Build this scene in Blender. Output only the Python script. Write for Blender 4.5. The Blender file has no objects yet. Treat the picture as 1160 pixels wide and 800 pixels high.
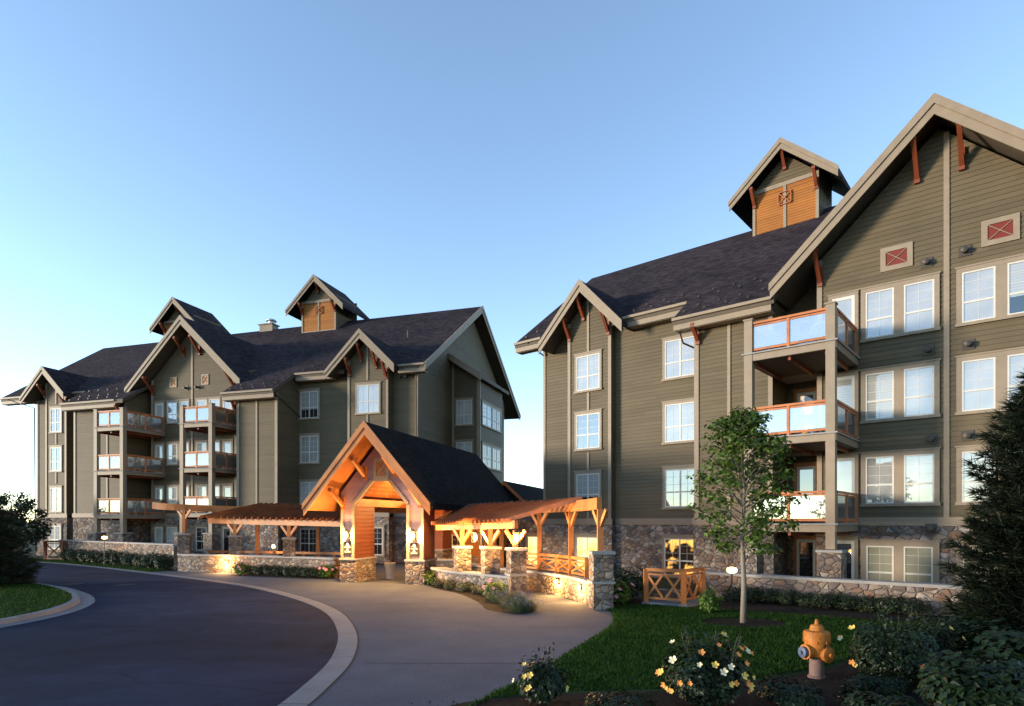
import bpy, bmesh, math, random
from mathutils import Vector, Matrix
random.seed(7)
rnd = random.Random(11)
sc = bpy.context.scene
COL = sc.collection
EYE = 2.6

# ------------------------------------------------------------------ camera
cd = bpy.data.cameras.new('camera')
cam = bpy.data.objects.new('camera', cd); COL.objects.link(cam)
cam.location = (0, 0, EYE); cam.rotation_euler = (math.radians(90), 0, 0)
cd.sensor_width = 36.0; cd.lens = 36.0 * 706 / 1160
cd.shift_x = 0.0; cd.shift_y = 191 / 1160
cd.clip_start = 0.1; cd.clip_end = 6000
sc.camera = cam

# ------------------------------------------------------------------ sky, sun, exposure
SUN_AZ = math.radians(261)      # clockwise from +Y (behind the camera, to the left)
SUN_EL = math.radians(8.0)
w = bpy.data.worlds.new('World'); sc.world = w; w.use_nodes = True
nt = w.node_tree; bg = nt.nodes['Background']
sky = nt.nodes.new('ShaderNodeTexSky'); sky.sky_type = 'NISHITA'
sky.sun_disc = False; sky.sun_elevation = SUN_EL; sky.sun_rotation = SUN_AZ
sky.altitude = 3000; sky.air_density = 1.0; sky.dust_density = 0.0; sky.ozone_density = 1.0
nt.links.new(sky.outputs[0], bg.inputs[0]); bg.inputs[1].default_value = 0.15
sd = bpy.data.lights.new('sun', 'SUN'); sd.energy = 1.95; sd.angle = math.radians(11); sd.color = (1.0, .84, .64)
sun = bpy.data.objects.new('sun', sd); COL.objects.link(sun)
_el = math.radians(4.5)
sdir = Vector((math.sin(SUN_AZ) * math.cos(_el), math.cos(SUN_AZ) * math.cos(_el), math.sin(_el)))
sun.rotation_euler = sdir.to_track_quat('Z', 'Y').to_euler()
sc.view_settings.view_transform = 'Standard'; sc.view_settings.look = 'None'
sc.view_settings.gamma = 1.0; sc.view_settings.exposure = 1.85
LAMP = 2.1                       # common factor on the lit lamps

# ------------------------------------------------------------------ materials
def newmat(name):
    m = bpy.data.materials.new(name); m.use_nodes = True
    t = m.node_tree; b = t.nodes['Principled BSDF']
    return m, t, b
def N(t, kind, **kw):
    n = t.nodes.new(kind)
    for k, v in kw.items():
        if k in n.inputs: n.inputs[k].default_value = v
        else: setattr(n, k, v)
    return n
def ramp(t, stops, interp='LINEAR'):
    r = t.nodes.new('ShaderNodeValToRGB'); r.color_ramp.interpolation = interp
    e = r.color_ramp.elements
    while len(e) < len(stops): e.new(0.5)
    for i, (p, c) in enumerate(stops):
        e[i].position = p; e[i].color = (*c, 1) if len(c) == 3 else c
    return r
def coords(t, scale=(1, 1, 1), kind='Object'):
    tc = t.nodes.new('ShaderNodeTexCoord'); mp = t.nodes.new('ShaderNodeMapping')
    mp.inputs['Scale'].default_value = scale
    t.links.new(tc.outputs[kind], mp.inputs[0]); return mp.outputs[0]
def bump(t, b, height, strength, dist=0.02):
    n = t.nodes.new('ShaderNodeBump'); n.inputs['Strength'].default_value = strength; n.inputs['Distance'].default_value = dist
    t.links.new(height, n.inputs['Height']); t.links.new(n.outputs[0], b.inputs['Normal'])
def simple(name, col, rough=.6, metal=0, var=.12, scale=3.0, stretch=(1, 1, 1), bmp=0, bscale=40, spec=.3):
    m, t, b = newmat(name)
    v = coords(t, stretch)
    n = N(t, 'ShaderNodeTexNoise', Scale=scale, Detail=6.0, Roughness=.6); t.links.new(v, n.inputs['Vector'])
    r = ramp(t, [(.25, tuple(c * (1 - var) for c in col)), (.75, tuple(min(1, c * (1 + var)) for c in col))])
    t.links.new(n.outputs['Fac'], r.inputs[0]); t.links.new(r.outputs[0], b.inputs['Base Color'])
    b.inputs['Roughness'].default_value = rough; b.inputs['Metallic'].default_value = metal
    b.inputs['Specular IOR Level'].default_value = spec
    if bmp:
        n2 = N(t, 'ShaderNodeTexNoise', Scale=bscale, Detail=4.0); t.links.new(v, n2.inputs['Vector'])
        bump(t, b, n2.outputs['Fac'], bmp)
    return m
def emis(name, col, strength):
    m = bpy.data.materials.new(name); m.use_nodes = True; t = m.node_tree
    t.nodes.remove(t.nodes['Principled BSDF']); e = t.nodes.new('ShaderNodeEmission')
    e.inputs[0].default_value = (*col, 1); e.inputs[1].default_value = strength
    t.links.new(e.outputs[0], t.nodes['Material Output'].inputs[0]); return m

def siding(name, col, var=.17):
    m, t, b = newmat(name)
    v = coords(t)
    sp = N(t, 'ShaderNodeSeparateXYZ'); t.links.new(v, sp.inputs[0])
    fl = N(t, 'ShaderNodeMath', operation='MULTIPLY'); fl.inputs[1].default_value = 1 / .17; t.links.new(sp.outputs['Z'], fl.inputs[0])
    f2 = N(t, 'ShaderNodeMath', operation='FLOOR'); t.links.new(fl.outputs[0], f2.inputs[0])
    wn = N(t, 'ShaderNodeTexWhiteNoise', noise_dimensions='1D'); t.links.new(f2.outputs[0], wn.inputs['W'])
    xy = N(t, 'ShaderNodeMath', operation='ADD'); t.links.new(sp.outputs['X'], xy.inputs[0]); t.links.new(sp.outputs['Y'], xy.inputs[1])
    of = N(t, 'ShaderNodeMath', operation='MULTIPLY_ADD'); of.inputs[1].default_value = .27; t.links.new(xy.outputs[0], of.inputs[0]); t.links.new(wn.outputs['Value'], of.inputs[2])
    ff = N(t, 'ShaderNodeMath', operation='FLOOR'); t.links.new(of.outputs[0], ff.inputs[0])
    cb = N(t, 'ShaderNodeCombineXYZ'); t.links.new(ff.outputs[0], cb.inputs[0]); t.links.new(f2.outputs[0], cb.inputs[1])
    wn = N(t, 'ShaderNodeTexWhiteNoise', noise_dimensions='2D'); t.links.new(cb.outputs[0], wn.inputs['Vector'])
    n = N(t, 'ShaderNodeTexNoise', Scale=.6, Detail=5.0); t.links.new(v, n.inputs['Vector'])
    n3 = N(t, 'ShaderNodeTexNoise', Scale=9.0, Detail=5.0); t.links.new(coords(t, (.25, .25, 5)), n3.inputs['Vector'])
    a = N(t, 'ShaderNodeMath', operation='MULTIPLY_ADD'); a.inputs[1].default_value = .35; t.links.new(wn.outputs['Value'], a.inputs[0]); t.links.new(n.outputs['Fac'], a.inputs[2])
    a2 = N(t, 'ShaderNodeMath', operation='MULTIPLY_ADD'); a2.inputs[1].default_value = .3; t.links.new(n3.outputs['Fac'], a2.inputs[0]); t.links.new(a.outputs[0], a2.inputs[2])
    r = ramp(t, [(.4, tuple(c * (1 - var) for c in col)), (1.0, tuple(c * (1 + var) for c in col))])
    t.links.new(a2.outputs[0], r.inputs[0]); t.links.new(r.outputs[0], b.inputs['Base Color'])
    b.inputs['Roughness'].default_value = .62; b.inputs['Specular IOR Level'].default_value = .25
    bump(t, b, n3.outputs['Fac'], .12, .01)
    return m

def stone(name, scale=3.2, tint=(1, 1, 1)):
    m, t, b = newmat(name)
    v = coords(t, (1, 1, 1.35))
    nz = N(t, 'ShaderNodeTexNoise', Scale=3.0, Detail=3.0); t.links.new(v, nz.inputs['Vector'])
    mx = N(t, 'ShaderNodeMixRGB', blend_type='LINEAR_LIGHT'); mx.inputs[0].default_value = .07
    t.links.new(v, mx.inputs[1]); t.links.new(nz.outputs['Color'], mx.inputs[2])
    vo = N(t, 'ShaderNodeTexVoronoi', feature='F1', Scale=scale); t.links.new(mx.outputs[0], vo.inputs['Vector'])
    ve = N(t, 'ShaderNodeTexVoronoi', feature='DISTANCE_TO_EDGE', Scale=scale); t.links.new(mx.outputs[0], ve.inputs['Vector'])
    sp = N(t, 'ShaderNodeSeparateXYZ'); t.links.new(vo.outputs['Color'], sp.inputs[0])
    T = lambda c: tuple(a * k for a, k in zip(c, tint))
    r = ramp(t, [(0, T((.19, .165, .16))), (.14, T((.36, .31, .26))), (.3, T((.47, .42, .37))), (.42, T((.27, .225, .205))), (.55, T((.42, .30, .22))),
                 (.66, T((.33, .295, .285))), (.78, T((.52, .47, .42))), (.9, T((.30, .20, .145))), (1, T((.40, .37, .36)))], 'CONSTANT')
    t.links.new(sp.outputs['X'], r.inputs[0])
    ns = N(t, 'ShaderNodeTexNoise', Scale=14.0, Detail=8.0, Roughness=.7); t.links.new(v, ns.inputs['Vector'])
    rs = ramp(t, [(.25, (.62, .62, .62)), (.75, (1.25, 1.22, 1.2))]); t.links.new(ns.outputs['Fac'], rs.inputs[0])
    m1 = N(t, 'ShaderNodeMixRGB', blend_type='MULTIPLY'); m1.inputs[0].default_value = 1; t.links.new(r.outputs[0], m1.inputs[1]); t.links.new(rs.outputs[0], m1.inputs[2])
    re = ramp(t, [(0.012, (0, 0, 0)), (.05, (1, 1, 1))]); t.links.new(ve.outputs['Distance'], re.inputs[0])
    m2 = N(t, 'ShaderNodeMixRGB'); m2.inputs[1].default_value = (.17, .15, .135, 1); t.links.new(re.outputs[0], m2.inputs[0]); t.links.new(m1.outputs[0], m2.inputs[2])
    t.links.new(m2.outputs[0], b.inputs['Base Color']); b.inputs['Roughness'].default_value = .85; b.inputs['Specular IOR Level'].default_value = .2
    rh = ramp(t, [(0, (0, 0, 0)), (.12, (.8, .8, .8)), (.35, (1, 1, 1))]); t.links.new(ve.outputs['Distance'], rh.inputs[0])
    ad = N(t, 'ShaderNodeMixRGB', blend_type='ADD'); ad.inputs[0].default_value = .35; t.links.new(rh.outputs[0], ad.inputs[1]); t.links.new(ns.outputs['Fac'], ad.inputs[2])
    sa = N(t, 'ShaderNodeMixRGB', blend_type='ADD'); sa.inputs[0].default_value = .3; t.links.new(ad.outputs[0], sa.inputs[1]); t.links.new(sp.outputs['Y'], sa.inputs[2])
    bump(t, b, sa.outputs[0], .9, .06)
    return m

def shingles(name, col):
    m, t, b = newmat(name)
    tc = t.nodes.new('ShaderNodeTexCoord'); sp = N(t, 'ShaderNodeSeparateXYZ'); t.links.new(tc.outputs['Object'], sp.inputs[0])
    ax = N(t, 'ShaderNodeMath', operation='ADD'); t.links.new(sp.outputs['X'], ax.inputs[0]); t.links.new(sp.outputs['Y'], ax.inputs[1])
    cb = N(t, 'ShaderNodeCombineXYZ'); t.links.new(ax.outputs[0], cb.inputs['X'])
    zz = N(t, 'ShaderNodeMath', operation='MULTIPLY'); zz.inputs[1].default_value = 1.6; t.links.new(sp.outputs['Z'], zz.inputs[0]); t.links.new(zz.outputs[0], cb.inputs['Y'])
    br = t.nodes.new('ShaderNodeTexBrick'); br.offset = .5
    for k, v_ in (('Scale', 1.0), ('Brick Width', .3), ('Row Height', .16), ('Mortar Size', .012), ('Bias', 0.0)): br.inputs[k].default_value = v_
    br.inputs['Color1'].default_value = (*[c * .62 for c in col], 1); br.inputs['Color2'].default_value = (*[c * 1.45 for c in col], 1)
    br.inputs['Mortar'].default_value = (*[c * .35 for c in col], 1)
    t.links.new(cb.outputs[0], br.inputs['Vector'])
    n = N(t, 'ShaderNodeTexNoise', Scale=.5, Detail=6.0); t.links.new(tc.outputs['Object'], n.inputs['Vector'])
    r = ramp(t, [(.3, (.75, .75, .78)), (.7, (1.2, 1.15, 1.12))]); t.links.new(n.outputs['Fac'], r.inputs[0])
    n2 = N(t, 'ShaderNodeTexNoise', Scale=35.0, Detail=3.0); t.links.new(tc.outputs['Object'], n2.inputs['Vector'])
    r2 = ramp(t, [(.3, (.7, .7, .7)), (.7, (1.3, 1.3, 1.3))]); t.links.new(n2.outputs['Fac'], r2.inputs[0])
    m1 = N(t, 'ShaderNodeMixRGB', blend_type='MULTIPLY'); m1.inputs[0].default_value = 1; t.links.new(br.outputs['Color'], m1.inputs[1]); t.links.new(r.outputs[0], m1.inputs[2])
    m2 = N(t, 'ShaderNodeMixRGB', blend_type='MULTIPLY'); m2.inputs[0].default_value = 1; t.links.new(m1.outputs[0], m2.inputs[1]); t.links.new(r2.outputs[0], m2.inputs[2])
    t.links.new(m2.outputs[0], b.inputs['Base Color']); b.inputs['Roughness'].default_value = .95; b.inputs['Specular IOR Level'].default_value = .06
    bump(t, b, br.outputs['Fac'], -.5, .03)
    return m

def wood(name, col, var=.35, rough=.5):
    m, t, b = newmat(name)
    v = coords(t)
    n = N(t, 'ShaderNodeTexNoise', Scale=1.4, Detail=5.0); t.links.new(v, n.inputs['Vector'])
    n2 = N(t, 'ShaderNodeTexNoise', Scale=5.0, Detail=7.0, Roughness=.7); t.links.new(coords(t, (.6, .6, 9)), n2.inputs['Vector'])
    a = N(t, 'ShaderNodeMath', operation='MULTIPLY_ADD'); a.inputs[1].default_value = .6; t.links.new(n2.outputs['Fac'], a.inputs[0]); t.links.new(n.outputs['Fac'], a.inputs[2])
    r = ramp(t, [(.5, tuple(c * (1 - var) for c in col)), (1.1, tuple(c * (1 + var) for c in col))])
    t.links.new(a.outputs[0], r.inputs[0]); t.links.new(r.outputs[0], b.inputs['Base Color'])
    b.inputs['Roughness'].default_value = rough; b.inputs['Specular IOR Level'].default_value = .3
    bump(t, b, n2.outputs['Fac'], .15, .01)
    return m

def glass(name, body, refl=.5, tint=(1, 1, 1)):
    """a window pane: mirror reflection over whatever stands behind it (blind or dark room)"""
    m = bpy.data.materials.new(name); m.use_nodes = True; t = m.node_tree; t.nodes.remove(t.nodes['Principled BSDF'])
    d = t.nodes.new('ShaderNodeBsdfDiffuse'); g = t.nodes.new('ShaderNodeBsdfGlossy'); mx = t.nodes.new('ShaderNodeMixShader')
    v = coords(t)
    if body is not None:
        # slats of a blind, drawn as its own stripes
        sp = N(t, 'ShaderNodeSeparateXYZ'); t.links.new(v, sp.inputs[0])
        n = N(t, 'ShaderNodeTexNoise', Scale=.9, Detail=2.0); t.links.new(v, n.inputs['Vector'])
        r = ramp(t, [(.35, tuple(c * .7 for c in body)), (.65, body)]); t.links.new(n.outputs['Fac'], r.inputs[0])
        t.links.new(r.outputs[0], d.inputs[0])
    g.inputs[0].default_value = (*tint, 1); g.inputs['Roughness'].default_value = .02
    n3 = N(t, 'ShaderNodeTexNoise', Scale=1.3, Detail=1.0); t.links.new(v, n3.inputs['Vector'])
    bp = t.nodes.new('ShaderNodeBump'); bp.inputs['Strength'].default_value = .03; bp.inputs['Distance'].default_value = .05
    t.links.new(n3.outputs['Fac'], bp.inputs['Height']); t.links.new(bp.outputs[0], g.inputs['Normal'])
    fr = N(t, 'ShaderNodeFresnel', IOR=1.5)
    mm = N(t, 'ShaderNodeMath', operation='MULTIPLY_ADD'); mm.inputs[1].default_value = .6; mm.inputs[2].default_value = refl; t.links.new(fr.outputs[0], mm.inputs[0])
    t.links.new(mm.outputs[0], mx.inputs[0]); t.links.new(d.outputs[0], mx.inputs[1]); t.links.new(g.outputs[0], mx.inputs[2])
    t.links.new(mx.outputs[0], t.nodes['Material Output'].inputs[0]); return m
def lit_glass(name, c1, c2, strength):
    m = bpy.data.materials.new(name); m.use_nodes = True; t = m.node_tree; t.nodes.remove(t.nodes['Principled BSDF'])
    v = coords(t, (1, 1, 1))
    n = N(t, 'ShaderNodeTexNoise', Scale=1.6, Detail=3.0); t.links.new(v, n.inputs['Vector'])
    r = ramp(t, [(.35, c1), (.62, c2)] if strength > .6 else [(.52, c1), (.60, c2)]); t.links.new(n.outputs['Fac'], r.inputs[0])
    e = t.nodes.new('ShaderNodeEmission'); t.links.new(r.outputs[0], e.inputs[0]); e.inputs[1].default_value = strength
    g = t.nodes.new('ShaderNodeBsdfGlossy'); g.inputs['Roughness'].default_value = .03
    mx = t.nodes.new('ShaderNodeMixShader'); mx.inputs[0].default_value = .12
    t.links.new(e.outputs[0], mx.inputs[1]); t.links.new(g.outputs[0], mx.inputs[2]); t.links.new(mx.outputs[0], t.nodes['Material Output'].inputs[0]); return m
def panel_glass(name):
    m = bpy.data.materials.new(name); m.use_nodes = True; t = m.node_tree; t.nodes.remove(t.nodes['Principled BSDF'])
    a = t.nodes.new('ShaderNodeBsdfTransparent'); a.inputs[0].default_value = (.9, .93, .95, 1)
    g = t.nodes.new('ShaderNodeBsdfGlossy'); g.inputs['Roughness'].default_value = .03
    fr = N(t, 'ShaderNodeFresnel', IOR=1.5); mm = N(t, 'ShaderNodeMath', operation='MULTIPLY_ADD'); mm.inputs[1].default_value = .8; mm.inputs[2].default_value = .30
    t.links.new(fr.outputs[0], mm.inputs[0])
    mx = t.nodes.new('ShaderNodeMixShader'); t.links.new(mm.outputs[0], mx.inputs[0])
    df = t.nodes.new('ShaderNodeBsdfDiffuse'); df.inputs[0].default_value = (.5, .5, .49, 1); m0 = t.nodes.new('ShaderNodeMixShader'); m0.inputs[0].default_value = .26
    t.links.new(a.outputs[0], m0.inputs[1]); t.links.new(df.outputs[0], m0.inputs[2])
    t.links.new(m0.outputs[0], mx.inputs[1]); t.links.new(g.outputs[0], mx.inputs[2]); t.links.new(mx.outputs[0], t.nodes['Material Output'].inputs[0]); return m
def leaf(name, dark, light, rough=.55, trans=.25, spec=.3):
    m, t, b = newmat(name)
    gi = t.nodes.new('ShaderNodeNewGeometry'); v = coords(t)
    n = N(t, 'ShaderNodeTexNoise', Scale=2.2, Detail=4.0); t.links.new(v, n.inputs['Vector'])
    a = N(t, 'ShaderNodeMath', operation='MULTIPLY_ADD'); a.inputs[1].default_value = .45; t.links.new(gi.outputs['Random Per Island'], a.inputs[0]); t.links.new(n.outputs['Fac'], a.inputs[2])
    r = ramp(t, [(.4, dark), (1.0, light)]); t.links.new(a.outputs[0], r.inputs[0])
    t.links.new(r.outputs[0], b.inputs['Base Color']); b.inputs['Roughness'].default_value = rough; b.inputs['Specular IOR Level'].default_value = spec
    tr = t.nodes.new('ShaderNodeBsdfTranslucent'); t.links.new(r.outputs[0], tr.inputs[0])
    mx = t.nodes.new('ShaderNodeMixShader'); mx.inputs[0].default_value = trans
    t.links.new(b.outputs[0], mx.inputs[1]); t.links.new(tr.outputs[0], mx.inputs[2]); t.links.new(mx.outputs[0], t.nodes['Material Output'].inputs[0])
    return m
def ground_mat(name, cols, scale, fine=60, rough=.9, bmp=.3, fine_amt=.35, big=.15, spec=.3):
    m, t, b = newmat(name); v = coords(t)
    n = N(t, 'ShaderNodeTexNoise', Scale=scale, Detail=8.0, Roughness=.6); t.links.new(v, n.inputs['Vector'])
    r = ramp(t, [(.3, cols[0]), (.7, cols[1])]); t.links.new(n.outputs['Fac'], r.inputs[0])
    n2 = N(t, 'ShaderNodeTexNoise', Scale=fine, Detail=3.0, Roughness=.7); t.links.new(v, n2.inputs['Vector'])
    r2 = ramp(t, [(.3, (1 - fine_amt,) * 3), (.7, (1 + fine_amt,) * 3)]); t.links.new(n2.outputs['Fac'], r2.inputs[0])
    n3 = N(t, 'ShaderNodeTexNoise', Scale=.12, Detail=3.0); t.links.new(v, n3.inputs['Vector'])
    r3 = ramp(t, [(.35, (1 - big,) * 3), (.65, (1 + big,) * 3)]); t.links.new(n3.outputs['Fac'], r3.inputs[0])
    m1 = N(t, 'ShaderNodeMixRGB', blend_type='MULTIPLY'); m1.inputs[0].default_value = 1; t.links.new(r.outputs[0], m1.inputs[1]); t.links.new(r2.outputs[0], m1.inputs[2])
    m2 = N(t, 'ShaderNodeMixRGB', blend_type='MULTIPLY'); m2.inputs[0].default_value = 1; t.links.new(m1.outputs[0], m2.inputs[1]); t.links.new(r3.outputs[0], m2.inputs[2])
    t.links.new(m2.outputs[0], b.inputs['Base Color']); b.inputs['Roughness'].default_value = rough; b.inputs['Specular IOR Level'].default_value = spec
    bump(t, b, n2.outputs['Fac'], bmp, .02)
    return m

def worn_paint():
    m = simple('hydrant_orange', (.33, .105, .008), .55, var=.3, scale=6, bmp=.25, bscale=70, spec=.35); t = m.node_tree; b = t.nodes['Principled BSDF']; src = b.inputs['Base Color'].links[0].from_socket
    n = N(t, 'ShaderNodeTexNoise', Scale=11.0, Detail=9.0, Roughness=.75); t.links.new(coords(t, (1, 1, .6)), n.inputs['Vector'])
    r = ramp(t, [(.56, (0, 0, 0)), (.60, (1, 1, 1))]); t.links.new(n.outputs['Fac'], r.inputs[0])
    k = N(t, 'ShaderNodeMixRGB'); k.inputs[2].default_value = (.075, .028, .012, 1); t.links.new(r.outputs[0], k.inputs[0]); t.links.new(src, k.inputs[1]); t.links.new(k.outputs[0], b.inputs['Base Color']); return m
def asphalt():
    m = ground_mat('asphalt', ((.0075, .0135, .034), (.0150, .0235, .050)), .35, 110, .9, .4, .55, .3, .08)
    t = m.node_tree; b = t.nodes['Principled BSDF']; src = b.inputs['Base Color'].links[0].from_socket; v = coords(t)
    n = N(t, 'ShaderNodeTexNoise', Scale=.7, Detail=4.0); t.links.new(v, n.inputs['Vector'])
    mx = N(t, 'ShaderNodeMixRGB', blend_type='LINEAR_LIGHT'); mx.inputs[0].default_value = .5; t.links.new(v, mx.inputs[1]); t.links.new(n.outputs['Color'], mx.inputs[2])
    vo = N(t, 'ShaderNodeTexVoronoi', feature='DISTANCE_TO_EDGE', Scale=.16); t.links.new(mx.outputs[0], vo.inputs['Vector'])
    r = ramp(t, [(0, (.72, .72, .73)), (.004, (.8, .8, .8)), (.008, (1, 1, 1))]); t.links.new(vo.outputs['Distance'], r.inputs[0])
    n2 = N(t, 'ShaderNodeTexNoise', Scale=.22, Detail=5.0, Roughness=.7); t.links.new(coords(t, (1, 1.6, 1)), n2.inputs['Vector'])
    r2 = ramp(t, [(.38, (.6, .62, .66)), (.475, (1, 1, 1)), (.53, (1, 1, 1)), (.62, (1.4, 1.36, 1.3))]); t.links.new(n2.outputs['Fac'], r2.inputs[0])
    for q in (r, r2):
        k = N(t, 'ShaderNodeMixRGB', blend_type='MULTIPLY'); k.inputs[0].default_value = 1; t.links.new(src, k.inputs[1]); t.links.new(q.outputs[0], k.inputs[2]); src = k.outputs[0]
    t.links.new(src, b.inputs['Base Color']); return m
def blind_glass(name, thr, blind, refl):
    m = bpy.data.materials.new(name); m.use_nodes = True; t = m.node_tree; t.nodes.remove(t.nodes['Principled BSDF'])
    d = t.nodes.new('ShaderNodeBsdfDiffuse'); g = t.nodes.new('ShaderNodeBsdfGlossy'); mx = t.nodes.new('ShaderNodeMixShader'); v = coords(t)
    sp = N(t, 'ShaderNodeSeparateXYZ'); t.links.new(v, sp.inputs[0])
    wv = N(t, 'ShaderNodeMath', operation='FRACT'); ml = N(t, 'ShaderNodeMath', operation='MULTIPLY'); ml.inputs[1].default_value = 11; t.links.new(sp.outputs['Z'], ml.inputs[0]); t.links.new(ml.outputs[0], wv.inputs[0])
    r0 = ramp(t, [(0, tuple(c * .55 for c in blind)), (.25, blind), (1, blind)]); t.links.new(wv.outputs[0], r0.inputs[0])
    gt = N(t, 'ShaderNodeMath', operation='GREATER_THAN'); gt.inputs[1].default_value = thr; t.links.new(sp.outputs['Z'], gt.inputs[0])
    cm = N(t, 'ShaderNodeMixRGB'); cm.inputs[1].default_value = (.012, .013, .014, 1); t.links.new(gt.outputs[0], cm.inputs[0]); t.links.new(r0.outputs[0], cm.inputs[2]); t.links.new(cm.outputs[0], d.inputs[0])
    g.inputs['Roughness'].default_value = .02; fr = N(t, 'ShaderNodeFresnel', IOR=1.5); mm = N(t, 'ShaderNodeMath', operation='MULTIPLY_ADD'); mm.inputs[1].default_value = .6; mm.inputs[2].default_value = refl
    t.links.new(fr.outputs[0], mm.inputs[0]); t.links.new(mm.outputs[0], mx.inputs[0]); t.links.new(d.outputs[0], mx.inputs[1]); t.links.new(g.outputs[0], mx.inputs[2]); t.links.new(mx.outputs[0], t.nodes['Material Output'].inputs[0]); return m

M = dict(
    siding=siding('olive_lap_siding', (.090, .069, .040)),
    siding_p=siding('rose_lap_siding', (.30, .185, .17)),
    siding_r=siding('rust_lap_siding', (.14, .042, .02)),
    siding_w=siding('cedar_lap_siding', (.25, .095, .020), .25),
    trim=simple('tan_trim', (.215, .168, .12), .55, bmp=.05),
    fascia=simple('fascia_trim', (.21, .162, .112), .55, bmp=.05),
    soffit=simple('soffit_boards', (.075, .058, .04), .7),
    sash=simple('white_sash', (.48, .46, .42), .45, var=.05),
    stone=stone('field_stone', 3.7, (.60, .57, .56)), stone_s=stone('ledge_stone', 4.6, (.62, .58, .55)),
    cap=simple('cast_stone_cap', (.24, .23, .225), .8, bmp=.2),
    shingle=shingles('asphalt_shingle', (.034, .027, .031)),
    shingle_d=shingles('dark_shingle', (.010, .0095, .0105)),
    cedar=wood('cedar_timber', (.31, .115, .032)),
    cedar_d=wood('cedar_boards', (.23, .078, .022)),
    rafter=wood('rafter_cedar', (.135, .042, .013)), chip=leaf('bark_chip', (.008, .006, .004), (.026, .018, .013), .9, 0, .1),
    redwood=wood('redwood_bracket', (.15, .034, .012)),
    rail=wood('railing_cedar', (.34, .11, .035)),
    dark=simple('dark_metal', (.02, .019, .018), .45, .6),
    metal=simple('galvanised_metal', (.45, .46, .47), .4, .8),
    hood=simple('brown_hood', (.05, .04, .032), .5),
    pane_h=blind_glass('half_blind_pane', .62, (.30, .31, .30), .15), pane_f=blind_glass('full_blind_pane', -1, (.33, .33, .31), .12), pane_o=glass('clear_pane', (.03, .033, .035), .22),
    pane=glass('window_pane', (.30, .30, .29), .15), pane_d=glass('dark_pane', (.015, .017, .018), .16), pane_b=glass('blind_pane', (.27, .26, .19), .10),
    pane_c=glass('pale_curtain_pane', (.42, .44, .43), .12),
    lit=lit_glass('lit_window', (.95, .38, .05), (1.0, .68, .20), 1.1),
    lit2=lit_glass('dim_lit_window', (.012, .008, .006), (1.0, .50, .10), .55),
    panel=panel_glass('railing_glass'),
    red=simple('red_vent', (.13, .014, .007), .6), orange=wood('vent_wood', (.34, .12, .03)),
    bulb=emis('lamp_bulb', (1.0, .56, .15), 3.0), glow=emis('lamp_glass', (1.0, .58, .17), 3.5),
    asphalt=asphalt(),
    plaza=ground_mat('exposed_concrete', ((.060, .070, .094), (.085, .094, .117)), .8, 75, .9, .35, .45, .16, .1),
    curb=ground_mat('kerb_concrete', ((.112, .120, .134), (.158, .165, .180)), 1.5, 60, .8, .2, .18, .1),
    soil=ground_mat('lawn_soil', ((.012, .026, .007), (.026, .05, .012)), 1.2, 40, 1, .5, .5, .2, .1),
    mulch=ground_mat('bark_mulch', ((.008, .006, .005), (.017, .0125, .0095)), 8, 45, .95, 1.0, .6, .2, .15),
    field=ground_mat('field_ground', ((.03, .035, .02), (.05, .05, .03)), .2, 30, 1, .3, .3, .2, .1),
    grass=leaf('grass_blades', (.008, .031, .003), (.027, .068, .008), .7, .3, .15),
    maple=leaf('maple_leaf', (.015, .036, .005), (.095, .16, .020), .5, .3),
    shrub=leaf('shrub_leaf', (.007, .015, .005), (.020, .036, .010), .5, .15),
    shrub_l=leaf('bright_shrub_leaf', (.030, .070, .010), (.11, .19, .025), .5, .3),
    lav=leaf('lavender_leaf', (.035, .050, .028), (.075, .100, .05), .7, .1),
    rose_l=leaf('rose_leaf', (.003, .009, .003), (.012, .027, .007), .45, .12, .3),
    needle=leaf('pine_needle', (.002, .0045, .002), (.007, .013, .004), .6, .05, .2),
    spruce=leaf('spruce_needle', (.006, .011, .006), (.016, .024, .012), .7, .05, .15),
    bark=simple('bark', (.20, .165, .13), .9, bmp=.6, bscale=25), bark_d=simple('dark_bark', (.05, .035, .025), .95, bmp=.8, bscale=20),
    yel=simple('yellow_petal', (.62, .42, .09), .6, var=.2, scale=20), org=simple('apricot_petal', (.62, .22, .05), .6, var=.25, scale=20),
    cream=simple('cream_petal', (.66, .58, .38), .6, var=.1, scale=20), pink=simple('pink_petal', (.45, .20, .25), .6, var=.2, scale=15),
    hyd=worn_paint(), hyd_l=simple('worn_hydrant_pink', (.15, .09, .075), .7, var=.25, scale=9),
    hyd_c=simple('hydrant_blue_cap', (.06, .08, .13), .5), white=simple('white_paint', (.8, .79, .76), .5, var=.03),
    sign=simple('sign_plate', (.03, .022, .018), .35), fabric=simple('chair_fabric', (.45, .43, .40), .8), iron=simple('iron_cover', (.008, .009, .012), .9, 0),
    urn=simple('pale_urn', (.55, .45, .33), .6),
)

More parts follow.
